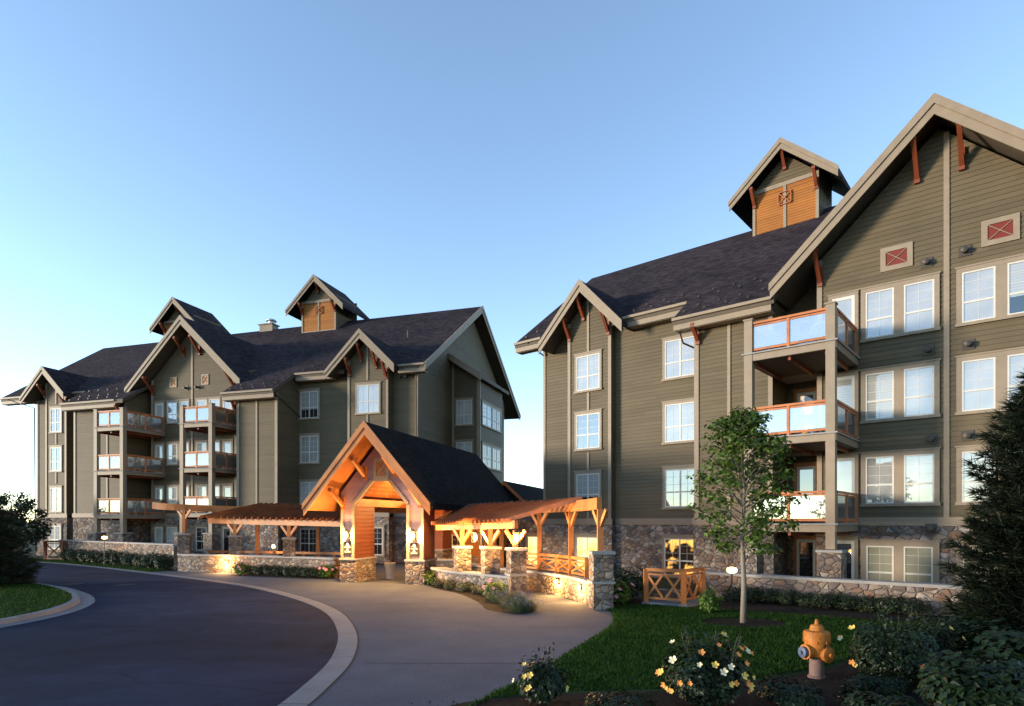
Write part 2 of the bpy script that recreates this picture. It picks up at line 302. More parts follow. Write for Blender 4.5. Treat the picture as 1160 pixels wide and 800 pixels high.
# ------------------------------------------------------------------ mesh builder
class MB:
    """collects faces; y is flipped for building frames given as (u, v towards viewer, z)"""
    def __init__(s, flip=False): s.v = []; s.f = []; s.m = []; s.k = -1 if flip else 1
    def face(s, pts, mi=0):
        i = len(s.v)
        s.v += [(p[0], s.k * p[1], p[2]) for p in pts]; s.f.append(tuple(range(i, i + len(pts)))); s.m.append(mi)
    def grid(s, verts, faces, mi=0):
        i = len(s.v); s.v += [(p[0], s.k * p[1], p[2]) for p in verts]
        for f in faces: s.f.append(tuple(a + i for a in f)); s.m.append(mi)
    def box(s, x0, x1, y0, y1, z0, z1, mi=0):
        p = [(x0, y0, z0), (x1, y0, z0), (x1, y1, z0), (x0, y1, z0), (x0, y0, z1), (x1, y0, z1), (x1, y1, z1), (x0, y1, z1)]
        s.grid(p, [(0, 3, 2, 1), (4, 5, 6, 7), (0, 1, 5, 4), (1, 2, 6, 5), (2, 3, 7, 6), (3, 0, 4, 7)], mi)
    def prism(s, poly, ext, mi=0, mside=None, medge=None):
        n = len(poly); e = Vector(ext); a = [Vector(p) for p in poly]; b = [p + e for p in a]
        ms = mi if mside is None else mside; me_ = ms if medge is None else medge
        i = len(s.v); s.v += [(p[0], s.k * p[1], p[2]) for p in a + b]
        s.f.append(tuple(range(i, i + n))); s.m.append(mi); s.f.append(tuple(range(i + 2 * n - 1, i + n - 1, -1))); s.m.append(ms)
        for k in range(n):
            l = (k + 1) % n; s.f.append((i + k, i + n + k, i + n + l, i + l)); s.m.append(me_)
    def bar(s, p, q, w_, h_, up=(0, 0, 1), mi=0):
        p = Vector(p); q = Vector(q); d = (q - p).normalized(); up = Vector(up)
        if abs(d.dot(up)) > .98: up = Vector((0, 1, 0))
        x = d.cross(up).normalized(); z = x.cross(d).normalized(); x *= w_ / 2; z *= h_ / 2
        P = [p - x - z, p + x - z, p + x + z, p - x + z, q - x - z, q + x - z, q + x + z, q - x + z]
        s.grid(P, [(0, 3, 2, 1), (4, 5, 6, 7), (0, 1, 5, 4), (1, 2, 6, 5), (2, 3, 7, 6), (3, 0, 4, 7)], mi)
    def tube(s, pts, rad, n=6, mi=0):
        pts = [Vector(p) for p in pts]; rings = []
        for i, p in enumerate(pts):
            d = (pts[min(i + 1, len(pts) - 1)] - pts[max(i - 1, 0)]).normalized()
            a = d.cross(Vector((0, 0, 1)) if abs(d.z) < .9 else Vector((1, 0, 0))).normalized(); b = d.cross(a)
            r = rad[i] if isinstance(rad, (list, tuple)) else rad
            rings.append([p + (a * math.cos(k * 2 * math.pi / n) + b * math.sin(k * 2 * math.pi / n)) * r for k in range(n)])
        V = [q for R_ in rings for q in R_]; F = []
        for i in range(len(pts) - 1):
            for k in range(n): F.append((i * n + k, i * n + (k + 1) % n, (i + 1) * n + (k + 1) % n, (i + 1) * n + k))
        F.append(tuple(range(n - 1, -1, -1))); F.append(tuple(range((len(pts) - 1) * n, len(pts) * n))); s.grid(V, F, mi)
    def lathe(s, prof, c=(0, 0, 0), n=20, mi=0, axis='z'):
        V = []; F = []
        for r, h in prof:
            for k in range(n):
                a = 2 * math.pi * k / n; x, y = r * math.cos(a), r * math.sin(a)
                p = (x, y, h) if axis == 'z' else ((h, x, y) if axis == 'x' else (x, h, y))
                V.append((c[0] + p[0], c[1] + p[1], c[2] + p[2]))
        for i in range(len(prof) - 1):
            for k in range(n): F.append((i * n + k, i * n + (k + 1) % n, (i + 1) * n + (k + 1) % n, (i + 1) * n + k))
        F.append(tuple(range(n - 1, -1, -1))); F.append(tuple(range((len(prof) - 1) * n, len(prof) * n))); s.grid(V, F, mi)
    def mesh(s, name, mats, smooth=False, recalc=True):
        me = bpy.data.meshes.new(name); me.from_pydata(s.v, [], s.f)
        for m in (mats if isinstance(mats, (list, tuple)) else [mats]): me.materials.append(M[m] if isinstance(m, str) else m)
        me.polygons.foreach_set('material_index', s.m)
        if smooth: me.polygons.foreach_set('use_smooth', [True] * len(s.f))
        if recalc:
            bm = bmesh.new(); bm.from_mesh(me); bmesh.ops.recalc_face_normals(bm, faces=bm.faces); bm.to_mesh(me); bm.free()
        me.update(); return me
    def build(s, name, mats, parent=None, loc=(0, 0, 0), rz=0, smooth=False, recalc=True):
        return link(name, s.mesh(name, mats, smooth, recalc), parent, loc, rz)
def link(name, me, parent=None, loc=(0, 0, 0), rz=0):
    o = bpy.data.objects.new(name, me); COL.objects.link(o); o.location = loc; o.rotation_euler = (0, 0, rz)
    if parent: o.parent = parent
    return o
def tag(o, label, cat, group=None, kind=None):
    o['label'] = label; o['category'] = cat
    if group: o['group'] = group
    if kind: o['kind'] = kind
    return o
def thing(name, label, cat, loc=(0, 0, 0), rz=0, group=None):
    return tag(link(name, None, None, loc, rz), label, cat, group)
def struct(o): o['kind'] = 'structure'; return o
KIDS = {}
def copy_tree(o, parent=None, loc=None, rz=None, label=None, scale=None):
    c = o.copy(); COL.objects.link(c)
    if parent: c.parent = parent
    if loc is not None: c.location = loc
    if rz is not None: c.rotation_euler = (0, 0, rz)
    if scale is not None: c.scale = (scale,) * 3
    if label: c['label'] = label
    for ch in list(o.children): copy_tree(ch, c)
    return c
class Frame:
    """a building's own axes: u along its front, v out of its front, z up"""
    def __init__(s, o, deg):
        s.a = math.radians(deg); s.o = o; s.u = (math.cos(s.a), -math.sin(s.a)); s.n = (-math.sin(s.a), -math.cos(s.a))
    def w(s, u, v, z=0): return (s.o[0] + s.u[0] * u + s.n[0] * v, s.o[1] + s.u[1] * u + s.n[1] * v, z)
FR = Frame((13.59, 21.8), 40.39); FL = Frame((-13.5, 41.5), 17.5); FP = Frame((-4.39, 25.85), 17.5)
# ------------------------------------------------------------------ ground
def sheet(name, pts, z, mat, kind='structure'):
    mb = MB(); mb.face([(x, y, z) for x, y in pts]); o = mb.build(name, mat, recalc=False)
    if o.data.polygons[0].normal.z < 0: o.data.flip_normals()
    o['kind'] = kind; return o
def smooth(pts, n=8, closed=False):
    out = []; P = [Vector((*p, 0)) if len(p) == 2 else Vector(p) for p in pts]; m = len(P)
    for i in range(m if closed else m - 1):
        g = lambda k: P[k % m] if closed else P[max(0, min(m - 1, k))]
        a, b, c, d = g(i - 1), g(i), g(i + 1), g(i + 2)
        for k in range(n):
            t = k / n
            out.append(.5 * ((2 * b) + (c - a) * t + (2 * a - 5 * b + 4 * c - d) * t * t + (3 * b - a - 3 * c + d) * t ** 3))
    if not closed: out.append(P[-1])
    return [(p.x, p.y) if len(pts[0]) == 2 else tuple(p) for p in out]
def offset(line, d):
    out = []
    for i, p in enumerate(line):
        a = line[max(0, i - 1)]; b = line[min(len(line) - 1, i + 1)]
        t = Vector((b[0] - a[0], b[1] - a[1])).normalized(); out.append((p[0] + t.y * d, p[1] - t.x * d))
    return out
def ribbon(mb, A, B, z0, z1=None, mi=0):
    z1 = z0 if z1 is None else z1
    for i in range(len(A) - 1): mb.face([(*A[i], z0), (*A[i + 1], z0), (*B[i + 1], z1), (*B[i], z1)], mi)

S = 3000
sheet('ground', [(-S, -S), (S, -S), (S, S), (-S, S)], -.02, 'field')
# the drive: outer edge of its gutter, far left round to under the camera
K_in = smooth([(-60, 53), (-46, 47.5), (-31.8, 40.6), (-25, 36.3), (-16.4, 29.7), (-11.2, 25.4), (-7.9, 21.7), (-5.55, 18.2), (-4.15, 14.8), (-3.45, 11.9), (-3.3, 9.7), (-3.35, 8.0), (-3.6, 5.5), (-4.4, 2), (-6, -3)], 6)
K_out = offset(K_in, -.43)
K_edge = offset(K_in, -.62)
sheet('driveway', K_in + [(-20, -6), (-60, -6), (-60, 20)], .004, 'asphalt')
mb = MB(); ribbon(mb, K_in, K_out, .008)
g = mb.build('gutter', 'curb', recalc=False); struct(g)
for p in g.data.polygons:
    if p.normal.z < 0: g.data.flip_normals(); break
# concrete forecourt: right-hand edge runs along the lawn
lawn_edge = smooth([(2.62, 18.75), (2.82, 17.8), (2.55, 15.9), (1.83, 14.0), (1.03, 12.16), (.3, 10.55), (-.27, 9.46), (-.75, 8.5), (-1.5, 7.0), (-2.3, 5.5), (-3.2, 4.0)], 6)
kk = [p for p in K_out if p[0] > -19.2 and p[1] > 4.0]
sheet('forecourt', kk + list(reversed(lawn_edge)) + [(2.3, 19.6), (1.6, 21.8), (.6, 24.4), (-1.0, 28.0), (-1.5, 36.5), (-7.0, 38), (-10, 34), (-17.6, 32.7)], .005, 'plaza')
# lawns
sheet('lawn', [(2.62, 18.75)] + lawn_edge + [(-3.2, 3.4), (40, 3.4), (40, 12), (18, 14.5), (11.2, 17.9), (7.0, 20.6), (4.0, 20.4), (3.2, 19.6)], .006, 'soil')
far_edge = [p for p in offset(K_out, -.05) if p[0] < -17.8]
sheet('lawn', far_edge + [(-17.7, 33.0), (-18.6, 34.8), (-31, 43.2), (-48, 52), (-60, 58)], .006, 'soil')
# planting beds of bark
sheet('planting_bed', smooth([(-3.2, 4.2), (-1.2, 8.3), (-.3, 9.1), (.6, 9.35), (1.8, 9.5), (3.0, 9.6), (4.3, 10.3), (5.6, 11.0), (7.5, 12.6), (12, 14.8), (30, 12), (30, 3.6), (10, 3.6)], 4, True), .010, 'mulch')
sheet('planting_bed', smooth([(-3.5, 25.9), (-2.95, 24.2), (-1.85, 22.3), (-1.05, 19.9), (-.7, 18.3), (.2, 17.4), (.62, 18.1), (.75, 19.6), (.2, 21.3), (-.8, 22.7), (-1.9, 24.2), (-2.7, 26.2)], 4, True), .010, 'mulch')
sheet('planting_bed', [(-13.6, 30.0), (-11, 28.9), (-8.3, 28.0), (-7.9, 28.6), (-12.2, 31.0), (-13.4, 31.4)], .010, 'mulch')
sheet('planting_bed', [(5.6, 18.6), (8, 17.3), (12, 14.6), (15, 13), (15, 15), (11.4, 17.9), (7.9, 20.6), (6.2, 20.3)], .010, 'mulch')
sheet('planting_bed', smooth([(5.92 + 1.15 * math.cos(a * .7854), 15.96 + .8 * math.sin(a * .7854)) for a in range(8)], 4, True), .011, 'mulch')
sheet('planting_bed', [(-29.5, 41.0), (-18.4, 33.4), (-18.3, 34.2), (-29.5, 42.0)], .010, 'mulch')
sheet('planting_bed', [(2.9, 19.2), (4.2, 19.4), (4.3, 21), (2.8, 21)], .010, 'mulch')
# island on the left, with its raised kerb
isl = smooth([(-34, 29), (-26, 28.4), (-19.3, 25.0), (-16.3, 22.6), (-14.3, 20.3), (-13.35, 18.4), (-13.0, 16.6), (-13.3, 14.6), (-15, 12), (-22, 9), (-34, 8)], 6)
i_top = offset(isl, -.16); i_in = offset(isl, .02)
i_gut = offset(isl, -.6)
mb = MB(); ribbon(mb, i_in, i_top, .13); ribbon(mb, i_top, offset(isl, -.2), .13, .012); ribbon(mb, offset(isl, -.2), i_gut, .012)
struct(mb.build('kerb', 'curb'))
sheet('island_lawn', i_in, .12, 'soil')
# joints cut in the forecourt
mb = MB()
def groove(a, b, wd=.018):
    d = Vector((b[0] - a[0], b[1] - a[1])).normalized() * wd / 2; n = Vector((-d.y, d.x))
    mb.face([(a[0] + n.x, a[1] + n.y, .0095), (b[0] + n.x, b[1] + n.y, .0095), (b[0] - n.x, b[1] - n.y, .0095), (a[0] - n.x, a[1] - n.y, .0095)])
groove((-3.5, 15.3), (2.3, 15.3)); groove((-2.7, 11.4), (.6, 11.4)); groove((-5.0, 19.6), (-.6, 19.6)); groove((-9.3, 25.2), (-3.6, 25.0))
for a, b in zip(K_out, K_out[1:]):
    if a[0] > -20 and a[1] > 4: groove(a, b, .03)
o = mb.build('paving_joint', 'iron', recalc=False); struct(o)
mb = MB()
for i in range(0, len(K_in) - 1, 9): 
    if K_in[i][1] > 4 and K_in[i][0] > -30:
        a, b = K_in[i], K_out[i]
        d = Vector((b[0] - a[0], b[1] - a[1])).normalized() * .009; n = Vector((-d.y, d.x))
        mb.face([(a[0] + n.x, a[1] + n.y, .0105), (b[0] + n.x, b[1] + n.y, .0105), (b[0] - n.x, b[1] - n.y, .0105), (a[0] - n.x, a[1] - n.y, .0105)])
for k in (): pass
struct(mb.build('gutter_joint', 'iron', recalc=False))

# ------------------------------------------------------------------ building pieces
def clip(poly, z0, keep_above):
    out = []
    for i, p in enumerate(poly):
        q = poly[(i + 1) % len(poly)]
        ip = p[1] >= z0 if keep_above else p[1] <= z0; iq = q[1] >= z0 if keep_above else q[1] <= z0
        if ip: out.append(p)
        if ip != iq:
            t = (z0 - p[1]) / (q[1] - p[1]); out.append((p[0] + (q[0] - p[0]) * t, z0))
    return out
def lap(mb, poly, mp, pitch=.17, lip=.022, mi=0):
    lo = min(p[1] for p in poly); hi = max(p[1] for p in poly); z = math.floor(lo / pitch) * pitch
    while z < hi - 1e-6:
        pl = clip(clip(poly, z, True), z + pitch, False)
        if len(pl) >= 3:
            mb.face([mp(a, q, lip * (z + pitch - q) / pitch) for a, q in pl], mi)
            xs = [a for a, q in pl if abs(q - z) < 1e-5]
            if len(xs) >= 2: mb.face([mp(min(xs), z, 0), mp(max(xs), z, 0), mp(max(xs), z, lip), mp(min(xs), z, lip)], mi)
        z += pitch
def front(v): return lambda a, z, c: (a, v + c, z)
def right(u): return lambda a, z, c: (u + c, a, z)
def left(u): return lambda a, z, c: (u - c, a, z)

WC = {}
def window(par, u, v, z, w_, h_, n=1, panes=('pane',), face='front', style='cottage', cw=.12, gap=.26, name='window', cas='trim'):
    """casing (the part) with a sash and a pane in each light"""
    key = (round(w_, 2), round(h_, 2), n, style, cw, gap, cas)
    if key not in WC:
        c = MB(); c.box(0, w_, -.075, .02, h_ - cw, h_); c.box(-.04, w_ + .04, -.10, .02, h_ + .002, h_ + .05); c.box(-.03, w_ + .03, -.11, .02, -.05, .05)
        c.box(0, cw, -.072, .02, .052, h_ - cw - .002); c.box(w_ - cw, w_, -.072, .02, .052, h_ - cw - .002)
        lw = (w_ - 2 * cw - gap * (n - 1)) / n; L_ = []
        for i in range(n):
            x0 = cw + i * (lw + gap); L_.append((x0, lw))
            if i: c.box(x0 - gap, x0, -.07, .02, .052, h_ - cw - .002)
        s = MB(); z0, z1 = .05, h_ - cw; hh = z1 - z0; t = .05
        if style == 'door':
            s.box(0, .1, -.05, 0, z0, z1); s.box(lw - .1, lw, -.05, 0, z0, z1); s.box(.1, lw - .1, -.05, 0, z1 - .12, z1); s.box(.1, lw - .1, -.05, 0, z0, z0 + .22)
        else:
            tz = z0 + hh * .40
            s.box(0, t, -.055, 0, z0, z1); s.box(lw - t, lw, -.055, 0, z0, z1); s.box(t, lw - t, -.053, 0, z1 - t, z1); s.box(t, lw - t, -.053, 0, z0, z0 + t)
            s.box(t, lw - t, -.05, 0, tz - .03, tz + .03)
            if style == 'cottage':
                s.box(lw / 2 - .035, lw / 2 + .035, -.048, 0, z0 + t, tz - .03); s.box(lw / 2 - .035, lw / 2 + .035, -.048, 0, tz + .03, z1 - t)
                xs = (lw * .27, lw * .73)
            else:
                xs = (lw / 2,)
            for x in xs: s.box(x - .006, x + .006, -.034, -.01, tz + .03, z1 - t); s.box(x - .006, x + .006, -.034, -.01, z0 + t, tz - .03)
            for q in (1 / 3, 2 / 3): zz = tz + (z1 - tz) * q; s.box(t, lw - t, -.032, -.01, zz - .006, zz + .006)
        p = MB(); p.box(.03, lw - .03, -.026, -.006, z0 + .02, z1 - .02)
        WC[key] = (c.mesh('window_casing', cas), s.mesh('sash', 'sash'), p, L_, {})
    cm, sm, pb, L_, pm = WC[key]
    rz = 0 if face == 'front' else math.pi / 2
    o = link(name, cm, par, (u, -v, z), rz)
    for i, (x0, lw) in enumerate(L_):
        if panes[i % len(panes)] == 'pane': pn = rnd.choice(('pane', 'pane_f', 'pane', 'pane_h', 'pane', 'pane_f', 'pane_o', 'pane'))
        else: pn = panes[i % len(panes)]
        if pn not in pm: pm[pn] = pb.mesh('pane', pn)
        s_ = link('sash', sm, o, (x0, -.012, 0)); link('pane', pm[pn], o, (x0, -.012, 0))
    return o
def gable_roof(par, uc, zp, sl, hl, hr, v0, v1, t=.3, bd=.62, name='gable_roof', top='shingle', barge='fascia', soff='soffit', inner=True):
    r = MB(True)
    for sg, h in ((-1, hl), (1, hr)):
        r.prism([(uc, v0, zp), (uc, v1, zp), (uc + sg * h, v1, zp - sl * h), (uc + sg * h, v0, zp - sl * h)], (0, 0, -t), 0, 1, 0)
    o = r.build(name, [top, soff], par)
    b = MB(True)
    for sg, h in ((-1, hl), (1, hr)):
        e = uc + sg * h; ze = zp - sl * h; k = .035
        b.prism([(uc, v0 + .003, zp - .02), (e, v0 + .003, ze - .02), (e, v0 + .003, ze - bd * .92), (uc, v0 + .003, zp - bd)], (0, .05, 0))
        b.prism([(uc, v0 + .055, zp + k), (e + sg * .03, v0 + .055, ze + k - .03 * sl), (e + sg * .03, v0 + .055, ze - bd * .42), (uc, v0 + .055, zp - bd * .46)], (0, .05, 0))
    b.build('bargeboard', barge, o if par.parent is None else par)
    return o
def bracket(par, u, v0, v1, zt, drop=1.0, mat='redwood'):
    b = MB(True)
    b.bar((u, v0 + .1, zt - drop), (u, v1 - .02, zt - .1), .14, .14)
    b.bar((u, v0 + .08, zt - drop - .18), (u, v0 + .08, zt - drop * .45), .17, .11, (0, 1, 0))
    b.bar((u, v1 - .3, zt - .06), (u, v1 + .04, zt - .06), .16, .13)
    return b.build('bracket', mat, par)
GUARD = None
def guards(roof, u0, u1, ve, ze, sl, rows=((.35, 0), (.75, .45)), step=.9):
    global GUARD
    if GUARD is None:
        g_ = MB(); g_.box(-.05, .05, -.05, .05, 0, .012); g_.box(-.045, .045, -.02, .02, .012, .10); GUARD = g_.mesh('snow_guard', 'dark')
    for dv, off in rows:
        u = u0 + .3 + off
        while u < u1 - .2:
            link('snow_guard', GUARD, roof, (u, -(ve - dv), ze + sl * dv)); u += step
def hood(par, u, v, z):
    h = MB(True); h.box(u - .17, u + .17, v + .02, v + .045, z - .17, z + .17); h.lathe([(.085, v + .045), (.10, v + .18), (.10, v + .26), (.03, v + .28)], (u, 0, z), 10, 0, 'y')
    return h.build('vent_hood', 'hood', par)
def xvent(par, u, v, z, w_, h_, panel='red'):
    f = MB(True); c = w_ * .17
    f.box(u - w_ / 2, u + w_ / 2, v, v + .06, z + h_ / 2 - c, z + h_ / 2); f.box(u - w_ / 2, u + w_ / 2, v, v + .06, z - h_ / 2, z - h_ / 2 + c)
    f.box(u - w_ / 2, u - w_ / 2 + c, v, v + .058, z - h_ / 2 + c, z + h_ / 2 - c); f.box(u + w_ / 2 - c, u + w_ / 2, v, v + .058, z - h_ / 2 + c, z + h_ / 2 - c)
    o = f.build('gable_vent', 'trim', par)
    p = MB(True); a, b = w_ / 2 - c, h_ / 2 - c; p.box(u - a, u + a, v + .022, v + .03, z - b, z + b); p.build('vent_panel', panel, o)
    x = MB(True); x.bar((u - a, v + .04, z - b), (u + a, v + .04, z + b), .02, .035, (0, 1, 0)); x.bar((u - a, v + .042, z + b), (u + a, v + .042, z - b), .02, .035, (0, 1, 0)); x.build('cross_bars', 'trim', o)
    return o
def balcony(par, u0, u1, vf, vb, zf, recess=None):
    d = MB(True)
    d.box(u0 + .02, u1 - .02, vb, vf - .02, zf - .26, zf - .03, 0); d.box(u0 + .05, u1 - .05, vb, vf - .05, zf - .272, zf - .262, 1)
    d.box(u0 - .04, u1 + .04, vb, vf + .05, zf - .028, zf + .02, 2)
    if recess: d.box(recess[0], recess[1], recess[2], vb - .003, zf - .26, zf + .018, 2)
    for k in range(3): uu = u0 + .35 + k * (u1 - u0 - .7) / 2; d.bar((uu, vb + .1, zf - .33), (uu, vf - .2, zf - .33), .09, .12, mi=3)
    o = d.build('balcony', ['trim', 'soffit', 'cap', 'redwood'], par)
    r = MB(True); zt = zf + 1.06; zb = zf + .13; s = .09
    def run(a, b, ends=True):
        r.bar((*a, zt), (*b, zt), .11, .075); r.bar((*a, zb), (*b, zb), .06, .07); r.bar((*a, zt - .09), (*b, zt - .09), .05, .06)
        A = Vector((*a, 0)); B = Vector((*b, 0)); D = (B - A).normalized()
        for t in (0, .5, 1):
            p = A.lerp(B, t); r.bar((p.x, p.y, zf + .021), (p.x, p.y, zt - .04), s, s, (0, 1, 0))
        out = []
        for t0, t1 in ((0, .5), (.5, 1)):
            p = A.lerp(B, t0) + D * .05; q = A.lerp(B, t1) - D * .05; g_ = MB(True); g_.bar((p.x, p.y, (zb + zt) / 2 - .03), (q.x, q.y, (zb + zt) / 2 - .03), .012, zt - zb - .16); out.append(g_)
        return out
    P = run((u0 + .3, vf - .09), (u1 - .3, vf - .09)) + run((u1 - .09, vf - .32), (u1 - .09, vb + .08)) + run((u0 + .09, vf - .32), (u0 + .09, vb + .08))
    r.build('railing', 'rail', o)
    for g_ in P: g_.build('glass_panel', 'panel', o)
    return o
def post(par, u, v, z0, z1, s=.28, name='balcony_post'):
    b = MB(True); b.box(u - s / 2, u + s / 2, v - s / 2, v + s / 2, z0, z1); b.box(u - s / 2 - .03, u + s / 2 + .03, v - s / 2 - .03, v + s / 2 + .03, z1, z1 + .05)
    return b.build(name, 'trim', par)
def stub(par, u, v, z1, s=.72):
    b = MB(True); b.box(u - s / 2, u + s / 2, v - s / 2, v + s / 2, 0, z1); b.box(u - s / 2 - .04, u + s / 2 + .04, v - s / 2 - .04, v + s / 2 + .04, z1, z1 + .08, 1)
    return b.build('post_base', ['stone_s', 'cap'], par)
def cupola(par, uc, half, vf, zb, zt, zp, sl, rh, vback):
    c = MB(True)
    for sg in (-1, 1): lap(c, [(vf, zb), (vback, zb), (vback, zt + .5), (vf, zt + .5)], right(uc + half) if sg > 0 else left(uc - half))
    lap(c, [(uc - half, zt), (uc + half, zt), (uc + half, zp - .5 - sl * half), (uc, zp - .5), (uc - half, zp - .5 - sl * half)], front(vf))
    c.box(uc - half, uc + half, vback - .1, vback, zb, zt + .8)
    o = c.build('cupola', 'siding', par)
    for sg in (-1, 1):
        p = MB(True); a, b = sorted((uc + sg * .02, uc + sg * half)); lap(p, [(a, zb), (b, zb), (b, zt), (a, zt)], front(vf), .13); p.build('wood_panel', 'siding_w', o)
    t = MB(True)
    for a in (uc - half, uc - .07, uc + half - .14): t.box(a, a + .14, vf, vf + .06, zb, zt - .001)
    t.box(uc - half, uc + half, vf, vf + .07, zt, zt + .2); t.box(uc - half, uc + half, vf, vf + .05, zb - .1, zb + .55); t.build('trim', 'trim', o)
    e = MB(True); q = .3; zz = zt - .62
    for a, b in (((-q, -q), (q, -q)), ((q, -q), (q, q)), ((q, q), (-q, q)), ((-q, q), (-q, -q)), ((-q, -q), (q, q)), ((-q, q), (q, -q))):
        e.bar((uc + a[0], vf + .09, zz + a[1]), (uc + b[0], vf + .09, zz + b[1]), .03, .06, (0, 1, 0))
    e.build('emblem', 'rail', o)
    gable_roof(o, uc, zp, sl, rh, rh, vf + .65, vback - .8, .25, .5, 'cupola_roof', soff='shingle_d')
    for du, zz in ((-half + .1, zp - .55 - sl * half), (0, zp - .5), (half - .1, zp - .55 - sl * half)): bracket(o, uc + du, vf, vf + .6, zz + .1, .7)
    return o
def strips(par, items, mat='trim', name='trim'):
    b = MB(True)
    for i, it in enumerate(items): b.box(*it[:2], it[2], it[3] + .0007 * (i % 7), *it[4:])
    return b.build(name, mat, par)
def vtrim(u, v, z0, z1, w_=.16, p=.055): return (u - w_ / 2, u + w_ / 2, v - .01, v + p, z0, z1)

# ------------------------------------------------------------------ right-hand lodge
RB = thing('lodge_building', 'olive-sided four storey lodge on the right with its big gable end and glass balconies', 'building', FR.w(0, 0), -FR.a)
HR = [10.98, 8.05, 5.06]; ZB = 2.6
w_ = MB(True)
zr = lambda u: 16.5 - .6 - .94 * abs(u - 1.1)
lap(w_, [(-2.69, ZB), (5.0, ZB), (5.0, zr(5.0)), (1.1, zr(1.1)), (-2.69, zr(-2.69))], front(0))
lap(w_, [(-4.3, ZB), (-2.6, ZB), (-2.6, 12), (-4.3, 12)], front(-1.5))
lap(w_, [(-7.47, ZB), (-4.25, ZB), (-4.25, 11.3), (-7.47, 11.3)], front(.2))
lap(w_, [(-1.5, ZB), (.2, ZB), (.2, 11.4), (-1.5, 12.3)], right(-4.25))
lap(w_, [(-1.15, ZB), (.2, ZB), (.2, 11.4), (-1.15, 12.3)], left(-7.47))
lap(w_, [(-1.5, ZB), (0, ZB), (0, 12.5), (-1.5, 12.5)], left(-2.69))
lap(w_, [(-12.17, ZB), (-7.47, ZB), (-7.47, 12.5), (-12.17, 12.5)], front(-1.15))
zb_ = lambda u: 14.45 - .55 - 1.05 * abs(u + 13.5)
lap(w_, [(-14.74, ZB), (-12.17, ZB), (-12.17, zb_(-12.17)), (-13.5, zb_(-13.5)), (-14.74, zb_(-14.74))], front(-.8))
lap(w_, [(-1.15, ZB), (-.8, ZB), (-.8, 12.5), (-1.15, 12.5)], right(-12.17))
lap(w_, [(-1.3, ZB), (-.8, ZB), (-.8, 12.5), (-1.3, 12.5)], left(-14.74))
lap(w_, [(-16.7, ZB), (-14.74, ZB), (-14.74, 12.4), (-16.7, 12.4)], front(-1.3))
lap(w_, [(-1.3, 0), (-1.3, 12.4), (-8, 17.5), (-14.7, 12.4), (-14.7, 0)], left(-16.7))
lap(w_, [(0, 0), (0, 12.5), (-1.5, 12.5), (-14.7, 12.5), (-14.7, 0)], right(8.0))
lap(w_, [(5.0, ZB), (8.0, ZB), (8.0, 12.4), (5.0, 12.4)], front(-.9)); lap(w_, [(-.9, 0), (0, 0), (0, 12.5), (-.9, 12.5)], right(5.0))
w_.box(-16.7, 8.0, -14.9, -14.72, 0, 12.4)
w_.build('wall', 'siding', RB)
s = MB(True)
s.box(-2.72, 5.0, -.3, .05, -.1, ZB - .15); s.box(-4.3, -2.72, -1.6, -1.45, -.1, ZB - .15); s.box(-7.52, -4.22, -.2, .25, -.1, ZB - .15); s.box(-4.4, -4.2, -1.45, -.2, -.1, ZB - .15)
s.box(-12.12, -7.52, -1.4, -1.1, -.1, ZB - .15); s.box(-14.8, -12.12, -1.2, -.74, -.1, ZB - .15); s.box(-16.75, -14.8, -1.5, -1.24, -.1, ZB - .15); s.box(5.0, 8.0, -1, -.85, -.1, ZB - .15)
s.build('stone_base', 'stone', RB)
T = []
for (a, b, v) in ((-2.76, 5.04, 0), (-4.3, -2.76, -1.5), (-7.56, -4.18, .2), (-12.13, -7.56, -1.15), (-14.86, -12.09, -.8), (-16.8, -14.86, -1.3)): T.append((a, b, v - .02, v + .085, ZB - .15, ZB + .15))
T += [(-4.26, -4.165, -1.4, .2, ZB - .15, ZB + .15)]
T += [vtrim(1.33, 0, ZB + .15, zr(1.33)), vtrim(-2.61, 0, ZB + .15, zr(-2.6), .18), vtrim(-7.38, .2, ZB + .15, 11.0, .2), vtrim(-5.99, .2, ZB + .15, 11.0, .13), vtrim(-4.34, .2, ZB + .15, 11.0, .17),
      vtrim(-14.65, -.8, ZB + .15, zb_(-14.65), .17), vtrim(-12.25, -.8, ZB + .15, zb_(-12.25), .17), vtrim(-16.62, -1.3, ZB + .15, 12.3, .15)]
for a, b in ((ZB + .15, 3.1), (5.1, 6.05), (8.08, 9.05), (11.0, zb_(-13.5))): T.append(vtrim(-13.5, -.8, a, b, .13))
strips(RB, T)
PN = [('pane', 'pane'), ('pane', 'pane'), ('pane', 'pane')]
for i, h in enumerate(HR):
    window(RB, -1.22, 0, h - 1.87, 2.36, 1.87, 2, ('pane', 'pane'), style='hung', cw=.15, gap=.3)
    window(RB, 1.6, 0, h - 1.87, 2.36, 1.87, 2, ('pane', 'pane'), style='hung', cw=.15, gap=.3)
    window(RB, -2.3, 0, h - 2.42, 1.0, 2.42, 1, ('pane',), style='door', cw=.12, name='door')
    window(RB, -9.62, -1.15, h - 1.85, 1.75, 1.9, 1, ('pane',)); window(RB, -14.3, -.8, h - 1.85, 1.6, 1.9, 1, ('pane',))
    window(RB, -3.95, -1.5, h - 2.42, .95, 2.3, 1, ('lit2' if i == 1 else 'pane_d',), style='door', name='door', cas='cedar')
window(RB, -1.22, .05, .12, 2.36, 1.8, 2, ('pane_b', 'pane_b'), style='hung', cw=.18, gap=.3); window(RB, 1.6, .05, .12, 2.36, 1.8, 2, ('pane_b', 'pane_b'), style='hung', cw=.18, gap=.3)
window(RB, -2.3, .05, .05, 1.0, 1.98, 1, ('pane_d',), style='door', name='door'); window(RB, -3.95, -1.45, .05, .95, 1.95, 1, ('pane_d',), style='door', name='door', cas='cedar')
